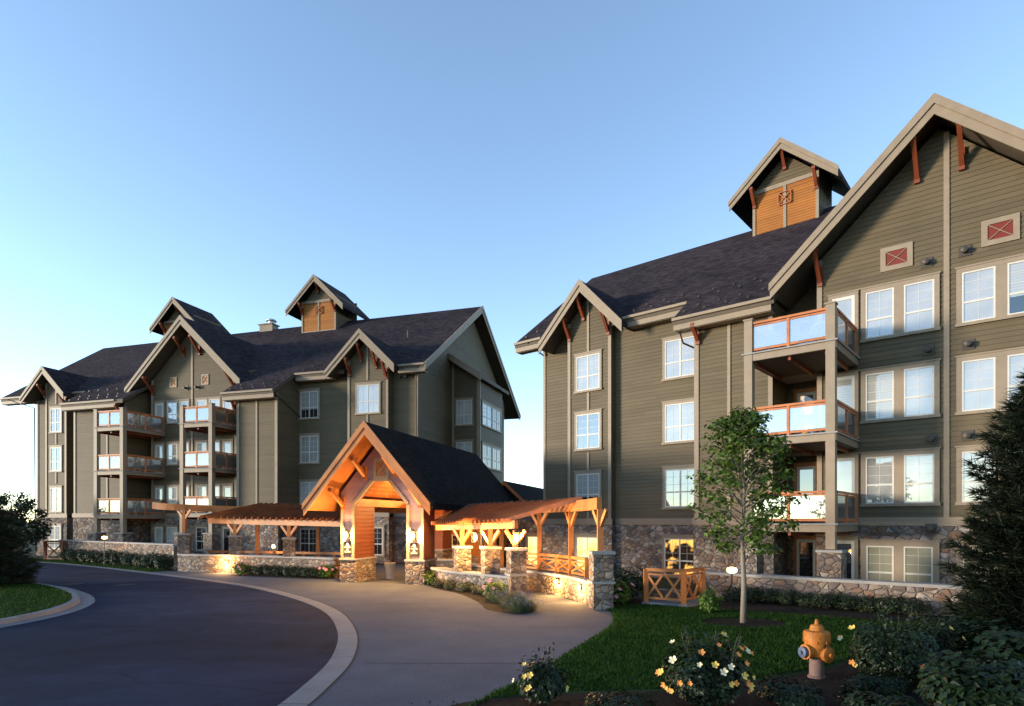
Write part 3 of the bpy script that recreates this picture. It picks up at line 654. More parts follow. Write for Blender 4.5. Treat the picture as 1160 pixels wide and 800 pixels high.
window(RB, -9.62, -1.1, .1, 1.75, 1.85, 1, ('lit2',)); window(RB, -14.25, -.74, .1, 1.5, 1.85, 1, ('lit',))
for u, z in ((.77, 11.44), (1.83, 11.54), (.82, 8.44), (1.92, 8.44), (.9, 5.4), (1.9, 5.43), (.9, 2.36)): hood(RB, u, .06 if z < 2.5 else 0, z)
xvent(RB, -.12, 0, 11.87, .98, .84); xvent(RB, 2.75, 0, 11.95, .98, .84)
rf = MB(True)
def slab(a, b, ve, ze, vr, zr_, ur=None, t=.27):
    r0, r1 = ur or (a, b); rf.prism([(a, ve, ze), (b, ve, ze), (r1, vr, zr_), (r0, vr, zr_)], (0, 0, -t), 0, 1)
sl = .77; zm = lambda v: 12.3 + sl * (-.55 - v)
slab(-18.1, -15.3, -.55, zm(-.55), -8, zm(-8), (-18.0, -15.3)); slab(-15.3, -12.0, -1.5, zm(-1.5), -8, zm(-8)); slab(-12.0, -8.15, -.55, zm(-.55), -8, zm(-8))
slab(-8.15, -4.0, .9, zm(.9), -8, zm(-8)); slab(-4.0, 6.1, -1.6, zm(-1.6), -8, zm(-8)); slab(6.1, 8.6, -.55, zm(-.55), -8, zm(-8))
slab(-18.1, 8.6, -15.45, zm(-.55), -8, zm(-8), (-18.0, 8.6))
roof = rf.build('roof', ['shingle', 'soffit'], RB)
def eave(a, b, v, z):
    gb = MB(True)
    gb.box(a, b, v - .02, v + .10, z - .12, z + .0); gb.box(a + .02, b - .02, v - .10, v - .03, z - .50, z - .12)
    gb.box(a + .05, b - .05, v - .55, v - .10, z - .52, z - .46)
    gb.build('gutter', 'fascia', roof)
eave(-18.1, -16.3, -.55, zm(-.55)); eave(-11.4, -8.15, -.55, zm(-.55)); eave(-8.15, -4.1, .9, zm(.9))
guards(roof, -11.3, -8.2, -.55, zm(-.55), sl); guards(roof, -8.1, -4.2, .9, zm(.9), sl, ((.35, 0), (.75, .45), (1.6, .1), (2.0, .6))); guards(roof, -17.9, -16.5, -.55, zm(-.55), sl)
gable_roof(RB, 1.1, 16.5, .94, 5.2, 5.2, 1.0, -7.5, .35, .62)
gable_roof(RB, -13.5, 14.45, 1.05, 2.55, 2.35, -.05, -4.5, .28, .58)
for u, zz in ((.5, 15.45), (1.75, 15.45), (-2.58, 12.65), (4.75, 12.65)): bracket(RB, u, 0, .95, zz, 1.05)
for u, zz in ((-14.6, 12.85), (-13.75, 13.75), (-12.3, 12.75)): bracket(RB, u, -.8, -.1, zz, .9)
bracket(RB, -7.3, .2, .85, 10.85, .6)
for pts in (((-8.0, .85, zm(.9) - .1), (-8.0, .2, zm(.9) - .9), (-7.6, -.9, zm(.9) - 1.1)), ((-17.2, -.5, zm(-.55) - .12), (-16.6, -1.15, zm(-.55) - .8))): dp = MB(True); dp.tube(pts, .04, 6); dp.build('downpipe', 'hood', RB)
cupola(RB, -5.97, 1.57, -7.0, 16.6, 19.3, 21.35, .9, 2.55, -9.3)
for zf in (8.5, 5.5, 2.52): balcony(RB, -4.3, -1.28, 3.3, .06, zf, (-4.2, -2.75, -1.45))
post(RB, -1.47, 3.16, 1.7, 9.68); post(RB, -4.12, 3.16, 1.7, 9.68); stub(RB, -1.47, 3.1, 1.6); stub(RB, -4.12, 3.1, 1.6)
# ------------------------------------------------------------------ left-hand lodge
LB = thing('lodge_building', 'long olive-sided lodge on the left behind the entrance porch, roofs with two cupolas', 'building', FL.w(0, 0), -FL.a)
ZL = 3.05; w_ = MB(True)
zg = lambda u: 16.75 - .6 - .95 * abs(u + 9.24); zy = lambda u: 14.6 - .55 - .98 * abs(u - 4.6); zf_ = lambda u: 14.26 - .55 - .98 * abs(u + 22.3)
lap(w_, [(-.9, ZL), (3.4, ZL), (3.4, 12.4), (-.9, 12.4)], front(0)); lap(w_, [(6.2, ZL), (8.0, ZL), (8.0, 12.4), (6.2, 12.4)], front(0))
lap(w_, [(3.3, ZL), (6.25, ZL), (6.25, zy(6.25)), (4.6, zy(4.6)), (3.3, zy(3.3))], front(.6)); lap(w_, [(0, ZL), (.6, ZL), (.6, 12.3), (0, 12.3)], right(6.25)); lap(w_, [(0, ZL), (.6, ZL), (.6, 12.3), (0, 12.3)], left(3.3))
lap(w_, [(-3.95, ZL), (-.8, ZL), (-.8, 11.0), (-3.95, 11.0)], front(2.15)); lap(w_, [(0, ZL), (2.15, ZL), (2.15, 11.2), (0, 12.3)], right(-.8)); lap(w_, [(0, ZL), (2.15, ZL), (2.15, 11.2), (0, 12.3)], left(-3.95))
lap(w_, [(-12.9, ZL), (-5.4, ZL), (-5.4, zg(-5.4)), (-9.24, zg(-9.24)), (-12.9, zg(-12.9))], front(.5))
lap(w_, [(-5.5, ZL), (-3.9, ZL), (-3.9, 12), (-5.5, 12)], front(.3)); lap(w_, [(-13.7, ZL), (-12.85, ZL), (-12.85, 12.2), (-13.7, 12.2)], front(-1.0)); lap(w_, [(-1, ZL), (.5, ZL), (.5, 12.2), (-1, 12.2)], left(-12.9))
lap(w_, [(-18.6, ZL), (-13.65, ZL), (-13.65, 11.1), (-18.6, 11.1)], front(1.9)); lap(w_, [(-1, ZL), (1.9, ZL), (1.9, 11.2), (-1, 12.6)], right(-13.65)); lap(w_, [(0, ZL), (1.9, ZL), (1.9, 11.2), (0, 12.2)], left(-18.6))
lap(w_, [(-20.8, ZL), (-18.6, ZL), (-18.6, 12.3), (-20.8, 12.3)], front(0))
lap(w_, [(-22.95, ZL), (-20.76, ZL), (-20.76, zf_(-20.76)), (-22.3, zf_(-22.3)), (-22.95, zf_(-22.95))], front(.8)); lap(w_, [(0, ZL), (.8, ZL), (.8, 12.2), (0, 12.2)], right(-20.76))
lap(w_, [(-24.3, ZL), (-22.9, ZL), (-22.9, 12.0), (-24.3, 12.0)], front(.5)); lap(w_, [(.5, 0), (.5, 12), (-9.3, 18.2), (-17, 13), (-17, 0)], left(-24.3))
lap(w_, [(0, 0), (0, 12.2), (-9.3, 18.35), (-17, 13.2), (-17, 0)], right(8.0))
lap(w_, [(8.0, 0), (10.07, 0), (10.07, 12.7), (8.0, 14.2)], front(-5.36)); lap(w_, [(-5.36, 0), (-10.4, 0), (-10.4, 12.7), (-5.36, 12.7)], right(10.07))
w_.box(-24.3, 8.0, -17.2, -17.01, 0, 13); w_.box(8, 10.05, -10.4, -10.3, 0, 12.8)
w_.build('wall', 'siding', LB)
s = MB(True)
for a, b, v in ((-.85, 3.28, 0), (6.27, 8.05, 0), (3.28, 6.27, .6), (-4.0, -.75, 2.15), (-12.95, -5.4, .5), (-5.4, -4.0, .3), (-13.7, -12.95, -1), (-18.65, -13.6, 1.9), (-20.72, -18.65, 0), (-22.95, -20.72, .8), (-24.35, -22.95, .5)): s.box(a, b, v - .5, v + .05, -.1, ZL - .15)
s.box(-.95, -.75, 0, 2.15, -.1, ZL - .15); s.box(-13.75, -13.6, -1, 1.9, -.1, ZL - .15); s.box(8.0, 8.06, -5.3, 0, -.1, ZL - .15)
s.build('stone_base', 'stone', LB)
T = []
for a, b, v in ((-.85, 3.24, 0), (6.31, 8.08, 0), (3.24, 6.31, .6), (-4.04, -.71, 2.15), (-12.99, -5.4, .5), (-18.69, -13.56, 1.9), (-20.68, -18.69, 0), (-22.99, -20.68, .8), (-24.39, -22.99, .5)): T.append((a, b, v - .02, v + .085, ZL - .15, ZL + .15))
T += [vtrim(3.4, .6, ZL + .15, zy(3.4)), vtrim(6.15, .6, ZL + .15, zy(6.15)), vtrim(7.9, 0, ZL + .15, 12.2, .2), vtrim(-.9, 2.15, ZL + .15, 10.9, .2), vtrim(-2.4, 2.15, ZL + .15, 10.9, .13), vtrim(-3.86, 2.15, ZL + .15, 10.9, .2),
      vtrim(-9.24, .5, ZL + .15, zg(-9.24)), vtrim(-5.5, .5, ZL + .15, zg(-5.5), .2), vtrim(-12.8, .5, ZL + .15, zg(-12.8), .2), vtrim(-18.5, 1.9, ZL + .15, 11, .17), vtrim(-15.4, 1.9, ZL + .15, 11, .13), vtrim(-13.75, 1.9, ZL + .15, 11, .2),
      vtrim(-22.86, .8, ZL + .15, zf_(-22.86), .17), vtrim(-20.85, .8, ZL + .15, zf_(-20.85), .17), vtrim(-24.2, .5, ZL + .15, 11.9, .17), vtrim(8.1, -5.36, ZL, 14, .16), vtrim(9.98, -5.36, ZL, 12.7, .16),
      (10.06, 10.12, -5.5, -5.36, ZL, 12.7)]
for a, b in ((ZL + .15, 3.55), (5.5, 6.45), (8.45, 9.35), (11.5, zf_(-21.85))): T.append(vtrim(-21.85, .8, a, b, .12))
for a, b in ((ZL + .15, 9.4), (11.55, zy(4.75))): T.append(vtrim(4.75, .6, a, b, .13))
strips(LB, T)
HL = [11.38, 8.42, 5.36]
for i, h in enumerate(HL):
    window(LB, -.75, 0, h - 1.95, 1.6, 1.95, 1, ('pane_c' if i == 2 else 'pane',)); window(LB, 3.9, .6, h - 1.95, 1.8, 1.95, 1, ('pane',)); window(LB, -22.5, .8, h - 2.0 - .03, 1.3, 1.95, 1, ('pane_c' if i == 2 else 'pane',))
    d = h - .3; pn = 'pane_c' if i == 2 else 'pane'
    window(LB, -12.62, .5, d - 2.2, .95, 2.3, 1, (pn,), style='door', name='door'); window(LB, -11.5, .5, d - 1.5, 1.05, 1.6, 1, (pn,), style='hung', cw=.1)
    window(LB, -10.42, .5, d - 1.5, .98, 1.6, 1, (pn,), style='hung', cw=.1); window(LB, -8.9, .5, d - 1.5, 1.05, 1.6, 1, (pn,), style='hung', cw=.1); window(LB, -7.8, .5, d - 1.5, 1.05, 1.6, 1, (pn,), style='hung', cw=.1)
    window(LB, -6.65, .5, d - 2.2, .95, 2.3, 1, (pn,), style='door', name='door')
    window(LB, 8.0, -5.9, h - 1.9, 1.75, 1.9, 1, ('pane',), 'right') if False else None
    window(LB, 10.07, -5.75, h - 1.95, 4.3, 1.75, 2, ('pane', 'pane'), 'right', 'cottage', .14, .2)
    window(LB, 8.25, -5.36, h - 2.0, 1.4, 1.9, 1, ('pane_c',))
window(LB, -.75, .05, .45, 1.6, 1.8, 1, ('pane_d',)); window(LB, -22.5, .85, .5, 1.3, 1.9, 1, ('pane_c',)); window(LB, 5.0, .65, .45, 1.0, 1.9, 1, ('pane_d',), style='hung')
for u, pn in ((-12.62, 'pane_c'), (-6.65, 'pane_d')): window(LB, u, .55, .1, .95, 2.25, 1, (pn,), style='door', name='door')
for u in (-11.5, -8.9): window(LB, u, .55, .55, 1.1, 1.75, 1, ('pane_c' if u < -11 else 'pane_d',), style='hung', cw=.1)
for u, z in ((-9.75, 12.0), (-8.75, 12.0), (-9.75, 9.0), (-8.75, 9.0), (-9.75, 6.1), (-8.75, 6.1), (6.75, 11.75), (7.2, 11.75)): hood(LB, u, .5 if u < 0 else 0, z)
xvent(LB, -10.9, .5, 12.5, .62, .75, 'orange'); xvent(LB, -8.1, .5, 12.5, .62, .75, 'orange')
rf = MB(True); sl = .67; zm = lambda v: 12.35 + sl * (.7 - v); R9 = -9.4; ZR = zm(R9)
slab(-28.0, -24.0, .7, zm(.7), R9, ZR, (-29.6, -24.0)); slab(-24.0, -20.6, -.4, zm(-.4), R9, ZR); slab(-20.6, -19.0, .7, zm(.7), R9, ZR); slab(-19.0, -13.2, 2.6, zm(2.6), R9, ZR); slab(-13.2, -4.6, -.6, zm(-.6), R9, ZR)
slab(-4.6, -.6, 2.85, zm(2.85), R9, ZR); slab(-.6, 3.1, .7, zm(.7), R9, ZR); slab(3.1, 6.4, -.3, zm(-.3), R9, ZR); slab(6.4, 8.75, .7, zm(.7), R9, ZR)
slab(-28.0, 8.75, -19.5, zm(.7), R9, ZR, (-29.6, 8.75))
roof = rf.build('roof', ['shingle', 'soffit'], LB)
eave(-28.0, -24.6, .7, zm(.7)); eave(-20.3, -19.0, .7, zm(.7)); eave(-19.0, -13.9, 2.6, zm(2.6)); eave(-4.6, -.6, 2.85, zm(2.85)); eave(-.6, 2.2, .7, zm(.7)); eave(6.9, 8.75, .7, zm(.7))
b = MB(True)
for v0_, z0_, v1_, z1_ in ((.75, zm(.7), R9, ZR), (-19.5, zm(.7), R9, ZR)):
    b.prism([(8.76, v0_, z0_ + .03), (8.76, v1_, z1_ + .03), (8.76, v1_, z1_ - .5), (8.76, v0_, z0_ - .45)], (.06, 0, 0)); b.prism([(8.825, v0_, z0_ + .05), (8.825, v1_, z1_ + .05), (8.825, v1_, z1_ - .2), (8.825, v0_, z0_ - .18)], (.04, 0, 0))
b.build('bargeboard', 'fascia', roof)
wr = MB(True); wr.prism([(8.05, -4.7, 14.35), (10.45, -4.7, 12.75), (10.45, -11, 12.75), (8.05, -11, 14.35)], (0, 0, -.25), 0, 1); wr.prism([(8.05, -4.69, 14.37), (10.45, -4.69, 12.77), (10.45, -4.69, 12.32), (8.05, -4.69, 13.92)], (0, .06, 0), 2)
wr.build('wing_roof', ['shingle_d', 'soffit', 'fascia'], LB)
guards(roof, -18.9, -13.6, 2.6, zm(2.6), sl, ((.35, 0), (.8, .45), (1.7, .2))); guards(roof, -4.5, -.7, 2.85, zm(2.85), sl, ((.35, 0), (.8, .45))); guards(roof, -.5, 2.1, .7, zm(.7), sl); guards(roof, 7.0, 8.6, .7, zm(.7), sl)
gable_roof(LB, -9.24, 16.75, .95, 4.95, 4.95, 1.5, -7.5, .32, .6); gable_roof(LB, 4.6, 14.6, .98, 2.5, 2.4, 1.3, -4.2, .28, .56); gable_roof(LB, -22.3, 14.26, .98, 2.3, 2.15, 1.5, -4, .28, .56)
for u, zz in ((-9.9, 15.4), (-8.55, 15.4), (-12.7, 12.85), (-5.6, 12.85)): bracket(LB, u, .5, 1.45, zz, 1.0)
for u, zz in ((3.5, 12.95), (4.35, 13.8), (5.4, 13.3), (6.1, 12.6)): bracket(LB, u, .6, 1.25, zz, .9)
for u, zz in ((-22.95, 13.0), (-20.85, 12.3), (-13.9, 10.8), (-4.2, 10.8)): bracket(LB, u, .8 if u < -20 else 2, 1.45 if u < -20 else 2.6, zz, .8)
cupola(LB, -4.52, 1.6, -7.6, 17.4, 20.2, 22.2, .98, 2.62, -10.6); cupola(LB, -18.7, 1.6, -7.6, 17.4, 20.0, 21.95, .98, 2.5, -10.6)
c = MB(True); c.box(-11.5, -10.2, -9.9, -9.1, 18.6, 19.5); c.box(-11.6, -10.1, -10, -9, 19.5, 19.58); o = c.build('chimney', 'trim', LB)
c = MB(True); c.lathe([(.28, 19.58), (.28, 19.85), (.45, 19.86), (.45, 19.95), (.3, 20.02), (.02, 20.05)], (-10.6, -9.5, 0), 14); c.build('flue_cap', 'metal', o)
c = MB(True); c.lathe([(.05, 15.2), (.05, 15.95), (.09, 15.96), (.09, 16.02)], (5.2, -4.1, 0), 8); c.build('roof_pipe', 'hood', roof)
for zf in (9.02, 6.08, 3.15): balcony(LB, -7.8, -5.12, 3.05, .56, zf); balcony(LB, -14.25, -11.6, 3.9, .56, zf - .08)
for u, v in ((-7.62, 2.92), (-5.28, 2.92)): post(LB, u, v, 1.9, 10.2); stub(LB, u, v, 1.8)
for u, v in ((-14.08, 3.76), (-11.78, 3.76)): post(LB, u, v, 1.9, 10.12); stub(LB, u, v, 1.8)
for pts in (((8.3, .75, 12.2), (7.9, .15, 11.4), (7.9, .12, 3.2)), ((-27.2, .7, 12.2), (-24.5, .55, 11.4), (-24.35, .6, .3)), ((-.75, 2.8, 10.8), (-.75, .6, 9.9), (-.7, .05, 9.6))): dp = MB(True); dp.tube(pts, .045, 6); dp.build('downpipe', 'hood', LB)
# ------------------------------------------------------------------ entrance porch
PO = thing('entrance_porch', 'steep gabled entrance porch with rose siding, cedar bargeboards and stone column bases', 'porch', FP.w(0, 0), -FP.a)
uc = -1.14; zr = lambda u: 6.6 - .5 - 1.15 * abs(u - uc); ZS = 1.03
w_ = MB(True)
lap(w_, [(-3.07, ZS), (-2.42, ZS), (-2.42, 3.3), (-3.07, 3.3)], front(0), .13); lap(w_, [(-3.07, 3.3), (-2.42, 3.3), (-1.52, 4.3), (-1.52, zr(-1.52)), (-3.07, zr(-3.07))], front(0), .13)
lap(w_, [(-1.52, 4.3), (-.8, 4.3), (-.8, zr(-.8)), (uc, zr(uc)), (-1.52, zr(-1.52))], front(0), .13)
lap(w_, [(.8, 3.3), (.04, 3.3), (-.8, 4.3), (-.8, zr(-.8)), (.8, zr(.8))], front(0), .13); lap(w_, [(.04, ZS), (.8, ZS), (.8, 3.3), (.04, 3.3)], front(0), .13)
w_.face([(-3.07, -.12, 3.3), (-2.42, -.12, 3.3), (-1.52, -.12, 4.3), (-1.52, -.12, zr(-1.52)), (-3.07, -.12, zr(-3.07))]); w_.face([(.8, -.12, 3.3), (.04, -.12, 3.3), (-.8, -.12, 4.3), (-.8, -.12, zr(-.8)), (.8, -.12, zr(.8))])
w_.face([(-1.52, -.12, 4.3), (-.8, -.12, 4.3), (-.8, -.12, zr(-.8)), (uc, -.12, zr(uc)), (-1.52, -.12, zr(-1.52))])
w_.build('front_wall', 'siding_p', PO)
for (a, b, d) in ((-3.07, -2.42, -1.6), (.04, .8, -1.05)):
    zt = 3.28; c = MB(True)
    lap(c, [(d, ZS), (-.0, ZS), (0, zt), (d, zt)], right(b)); lap(c, [(d, ZS), (0, ZS), (0, zt), (d, zt)], left(a)); c.box(a, b, d, d + .02, ZS, zt); c.build('column', 'siding_r', PO)
for (a, b) in ((-3.07, -2.42), (.04, .8)):
    c = MB(True); d0, d1 = -9.2, -10.4; lap(c, [(d1, ZS), (d0, ZS), (d0, 3.28), (d1, 3.28)], right(b)); lap(c, [(d1, ZS), (d0, ZS), (d0, 3.28), (d1, 3.28)], left(a)); lap(c, [(a, ZS), (b, ZS), (b, 3.28), (a, 3.28)], front(d0)); c.build('column', 'siding_r', PO)
for (a, b, d1, d0) in ((-3.12, -2.37, -1.65, .07), (-.01, .86, -1.1, .07), (-3.12, -2.37, -10.4, -9.1), (-.01, .86, -10.4, -9.1)):
    s = MB(True); s.box(a, b, d1, d0, 0, ZS - .07); s.box(a - .03, b + .03, d1 - .03, d0 + .03, ZS - .07, ZS, 1); s.build('stone_base', ['stone_s', 'cap'], PO)
t = MB(True)
oct_ = [(-2.42, ZS), (-2.42, 3.3), (-1.52, 4.3), (-.8, 4.3), (.04, 3.3), (.04, ZS)]
for p, q in zip(oct_, oct_[1:]): t.bar((p[0], .0, p[1]), (q[0], .0, q[1]), .13, .1, (0, 1, 0)) if False else None
for i, (p, q) in enumerate(zip(oct_, oct_[1:])):
    d = Vector((q[0] - p[0], q[1] - p[1])).normalized(); n = Vector((-d.y, d.x)) * .13
    t.prism([(p[0], -.06, p[1]), (q[0], -.06, q[1]), (q[0] + n.x, -.06, q[1] + n.y), (p[0] + n.x, -.06, p[1] + n.y)], (0, .12 + .001 * i, 0))
for a in (-3.08, .70): t.box(a, a + .11, -.05, .055, ZS, 3.75)
t.build('opening_trim', 'trim', PO)
xvent(PO, uc, 0, 4.82, .72, .86, 'orange')
gable_roof(PO, uc, 6.6, 1.15, 2.85, 2.85, 1.35, -11.2, .26, .52, 'roof', 'shingle_d', 'cedar', 'cedar_d')
for u, zz in ((-2.95, 4.0), (-1.9, 5.25), (-.5, 5.35), (.68, 4.05)): bracket(PO, u, 0, 1.05, zz, .7, 'cedar_d')
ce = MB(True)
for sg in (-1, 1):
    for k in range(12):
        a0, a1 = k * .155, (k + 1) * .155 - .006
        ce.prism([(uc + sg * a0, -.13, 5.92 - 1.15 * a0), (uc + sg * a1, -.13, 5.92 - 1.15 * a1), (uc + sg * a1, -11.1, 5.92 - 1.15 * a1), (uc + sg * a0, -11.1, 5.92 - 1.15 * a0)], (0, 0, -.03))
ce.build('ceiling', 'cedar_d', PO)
for k, v in enumerate((-5.6, -9.3)):
    tr = MB(True); tr.box(-3.0, .75, v - .1, v + .1, 3.3, 3.55); tr.box(uc - .08, uc + .08, v - .08, v + .08, 3.56, 5.8)
    tr.build('truss', 'cedar', PO)
for u in (-2.98, .74):
    tr = MB(True); tr.box(u - .1, u + .1, -11.0, -.12, 3.29, 3.62); tr.build('side_beam', 'cedar', PO)
rr = MB(True)
for sg in (-1, 1): rr.prism([(.6, -11.15, 4.98), (.6, -24, 4.98), (.6 + sg * 1.5, -24, 3.6), (.6 + sg * 1.5, -11.15, 3.6)], (0, 0, -.24), 0, 1)
rr.build('rear_roof', ['shingle_d', 'cedar_d'], PO)
def place(fr, u, v, z): return Vector(fr.w(u, v, z))
def lamp_light(name, loc, power, col=(1, .60, .24), r=.06):
    l = bpy.data.lights.new(name, 'POINT'); l.energy = power * LAMP; l.color = col; l.shadow_soft_size = r
    return l
def light_obj(name, parent, loc, power, col=(1, .53, .16), r=.06):
    o = bpy.data.objects.new(name, lamp_light(name, loc, power, col, r)); COL.objects.link(o); o.location = loc; o.parent = parent; return o
for k, v in enumerate((-3.4, -7.4)):
    lbl = ['cedar-lit dome lamp under the porch ceiling nearest its front arch', 'dome lamp under the porch ceiling farthest from the front arch'][k]
    o = thing('ceiling_lamp', lbl, 'lamp', place(FP, uc, v, 4.25), -FP.a, 'lamps under the porch ceiling')
    m_ = MB(); m_.lathe([(.02, .62), (.02, .16), (.05, .14), (.2, .02), (.2, 0)], (0, 0, 0), 14); m_.lathe([(.06, .62), (.06, 1.5)], (0, 0, 0), 6); m_.build('lamp_shade', 'dark', o)
    m_ = MB(); m_.lathe([(.02, .1), (.12, .04), (.1, -.03), (.02, -.07)], (0, 0, 0), 12); m_.build('bulb', 'glow', o); light_obj('lamp_light', o, (0, 0, -.15), 115, r=.15)

# ------------------------------------------------------------------ link between the lodges
LK = thing('link_building', 'low rust-sided link with lit windows between the two lodges, behind the curved pergola', 'building', FP.w(0, 0), -FP.a)
vw = -10.6; w_ = MB(True); lap(w_, [(-5.3, .6), (4.0, .6), (4.0, 3.3), (-5.3, 3.3)], front(vw)); w_.box(-5.3, 4.0, -16, vw - .05, 0, 3.3); w_.build('wall', 'siding_w', LK)
s = MB(True); s.box(-5.3, -.1, vw - .1, vw + .06, 0, .6); s.box(1.0, 3.9, vw - .1, vw + .07, 0, 3.2); s.build('stone_base', 'stone', LK)
s = MB(True); s.box(-5.5, 4.2, -16.2, vw + .3, 3.3, 3.5); s.build('roof', 'shingle_d', LK)
window(LK, -3.25, vw + .02, .3, 1.7, 1.65, 1, ('pane_d',), cas='cedar'); window(LK, 2.1, vw + .08, .1, .9, 1.8, 1, ('lit',), style='hung', cas='trim'); window(LK, -.75, vw + .02, .05, .95, 2.1, 1, ('pane_d',), style='door', name='door', cas='cedar'); window(LK, -5.0, vw + .02, .05, 1.1, 2.1, 1, ('lit2',), style='door', name='door', cas='cedar')

# ------------------------------------------------------------------ low stone walls (plan lines in metres)
def wall(name, label, line, z1, th=.4, cap=.08, mats=('stone_s', 'cap'), group=None, z0=0.0):
    o0 = line[0]; o = thing(name, label, 'wall', (o0[0], o0[1], 0), 0, group)
    L_ = [(p[0] - o0[0], p[1] - o0[1]) for p in line]
    for nm, m_, e, a, b in (('wall_body', mats[0], 0, z0, z1 - cap), ('coping', mats[1], .05, z1 - cap, z1)):
        A = offset(L_, th / 2 + e); B = offset(L_, -th / 2 - e); mb = MB()
        V = []
        for p, q in zip(A, B): V += [(*p, a), (*q, a), (*q, b), (*p, b)]
        F = [(0, 1, 2, 3)]; n = len(A)
        for i in range(n - 1):
            k = 4 * i
            for j in range(4): F.append((k + j, k + 4 + j, k + 4 + (j + 1) % 4, k + (j + 1) % 4))
        k = 4 * (n - 1); F.append((k + 3, k + 2, k + 1, k)); mb.grid(V, F); mb.build(nm, m_, o)
    return o
PW = lambda u, v: FR.w(u, v)[:2]
OUT = smooth([(-3.2, 26.0), (-2.55, 24.7), (-1.89, 23.75), (-.78, 22.6), (.15, 21.55)], 5)
INN = smooth([(-2.35, 29.3), (-1.75, 27.4), (-.45, 25.1), (1.0, 23.25), (2.0, 21.35), (2.5, 19.55), (2.62, 18.7)], 6)
OUTL = smooth([(-17.4, 32.8), (-15.9, 32.1), (-14.1, 31.75), (-10.85, 30.35), (-7.7, 28.75)], 5)
INNL = smooth([(-17.3, 32.9), (-13.6, 34.1), (-10.2, 32.9), (-6.6, 31.0)], 6)
wall('stone_wall', 'curved low stone wall behind the flower bed right of the porch', [p for p in OUT if p[1] < 25.9], .72, .5)
wall('stone_wall', 'low stone wall with two star-bright step lights along the lit path', [p for p in INN if 18.9 < p[1] < 27.8], .76, .36)
wall('stone_wall', 'low stone planter wall left of the porch beneath the pergola', OUTL[:-1], .92, .4)
wall('stone_wall', 'taller grey stone terrace wall at far left behind the dark hedge', [(-31.0, 43.0), (-24.5, 38.6), (-18.3, 34.3), (-17.9, 33.4)], 1.36, .4)
wall('stone_wall', 'pale stone terrace wall in front of the right-hand balconies', [PW(-5.3, 3.9), PW(-4.9, 4.4), PW(-3, 4.5), PW(0, 4.5), PW(3, 4.5), PW(6, 4.5)], .86, .4, .09, ('stone', 'cap'))
wall('stone_wall', 'short low stone wall seen through the porch arch', [FP.w(-1.6, -4.6)[:2], FP.w(.3, -4.6)[:2]], .78, .4)

PM = {}
def pillar(x, y, z0, z1, s, label, rz=.3, grp='stone pillars carrying the pergolas', band=None):
    o = thing('stone_pillar', label, 'pillar', (x, y, 0), rz, grp)
    b = MB(); b.box(-s / 2, s / 2, -s / 2, s / 2, z0, z1 - .09); b.build('pillar_shaft', 'stone_s', o)
    b = MB(); e = s / 2 + .05; b.box(-e, e, -e, e, z1 - .09, z1); b.build('pillar_cap', 'cap', o)
    if band: b = MB(); e = s / 2 + .045; b.box(-e, e, -e, e, band - .08, band); b.build('band_course', 'cap', o)
    return o
pillar(-1.89, 23.75, .725, 1.68, .56, 'stone pillar on the curved wall nearest the porch'); pillar(-.78, 22.6, .725, 1.70, .56, 'stone pillar in the middle of the curved wall right of the porch')
pillar(.15, 21.45, 0, 1.70, .55, 'stone pillar ending the curved wall beside the lavender', band=.82); pillar(2.66, 18.62, 0, 1.72, .60, 'tall stone pillar at the lawn end of the lit path', .1, band=.84)
pillar(-17.3, 32.9, .925, 1.98, .55, 'stone pillar at far left end of the planter wall'); pillar(-14.1, 31.75, .925, 1.9, .55, 'stone pillar near the middle of the left planter wall, behind the small wall light'); pillar(-10.85, 30.35, .925, 1.83, .55, 'stone pillar on the planter wall nearest left of the porch')

# ------------------------------------------------------------------ pergolas
def at_len(line, f):
    d = [0]
    for a, b in zip(line, line[1:]): d.append(d[-1] + math.dist(a[:2], b[:2]))
    t = f * d[-1]
    for i in range(len(line) - 1):
        if d[i + 1] >= t - 1e-9:
            k = (t - d[i]) / (d[i + 1] - d[i]); return Vector((line[i][0] + (line[i + 1][0] - line[i][0]) * k, line[i][1] + (line[i + 1][1] - line[i][1]) * k))
def beam(name, par, line, z0, z1, h, th=.16):
    o0 = par.location; mb = MB(); n = len(line); A = offset(line, th / 2); B = offset(line, -th / 2); V = []; F = [(0, 1, 2, 3)]
    for i, (p, q) in enumerate(zip(A, B)):
        z = z0 + (z1 - z0) * i / (n - 1)
        V += [(p[0] - o0.x, p[1] - o0.y, z - h), (q[0] - o0.x, q[1] - o0.y, z - h), (q[0] - o0.x, q[1] - o0.y, z), (p[0] - o0.x, p[1] - o0.y, z)]
    for i in range(n - 1):
        k = 4 * i
        for j in range(4): F.append((k + j, k + 4 + j, k + 4 + (j + 1) % 4, k + (j + 1) % 4))
    k = 4 * (n - 1); F.append((k + 3, k + 2, k + 1, k)); mb.grid(V, F); return mb.build(name, 'cedar', par)
def ppost(par, x, y, z0, z1, dirv, s=.17, brace=True):
    o0 = par.location; x -= o0.x; y -= o0.y; b = MB(); b.box(x - s / 2, x + s / 2, y - s / 2, y + s / 2, z0, z1); o = b.build('post', 'cedar', par)
    if brace:
        b = MB(); d = Vector((dirv[0], dirv[1], 0)).normalized()
        for sg in (-1, 1): b.bar(Vector((x, y, z1 - .55)), Vector((x, y, z1 - .02)) + d * .46 * sg, .09, .12)
        b.build('brace', 'cedar', o)
    return o
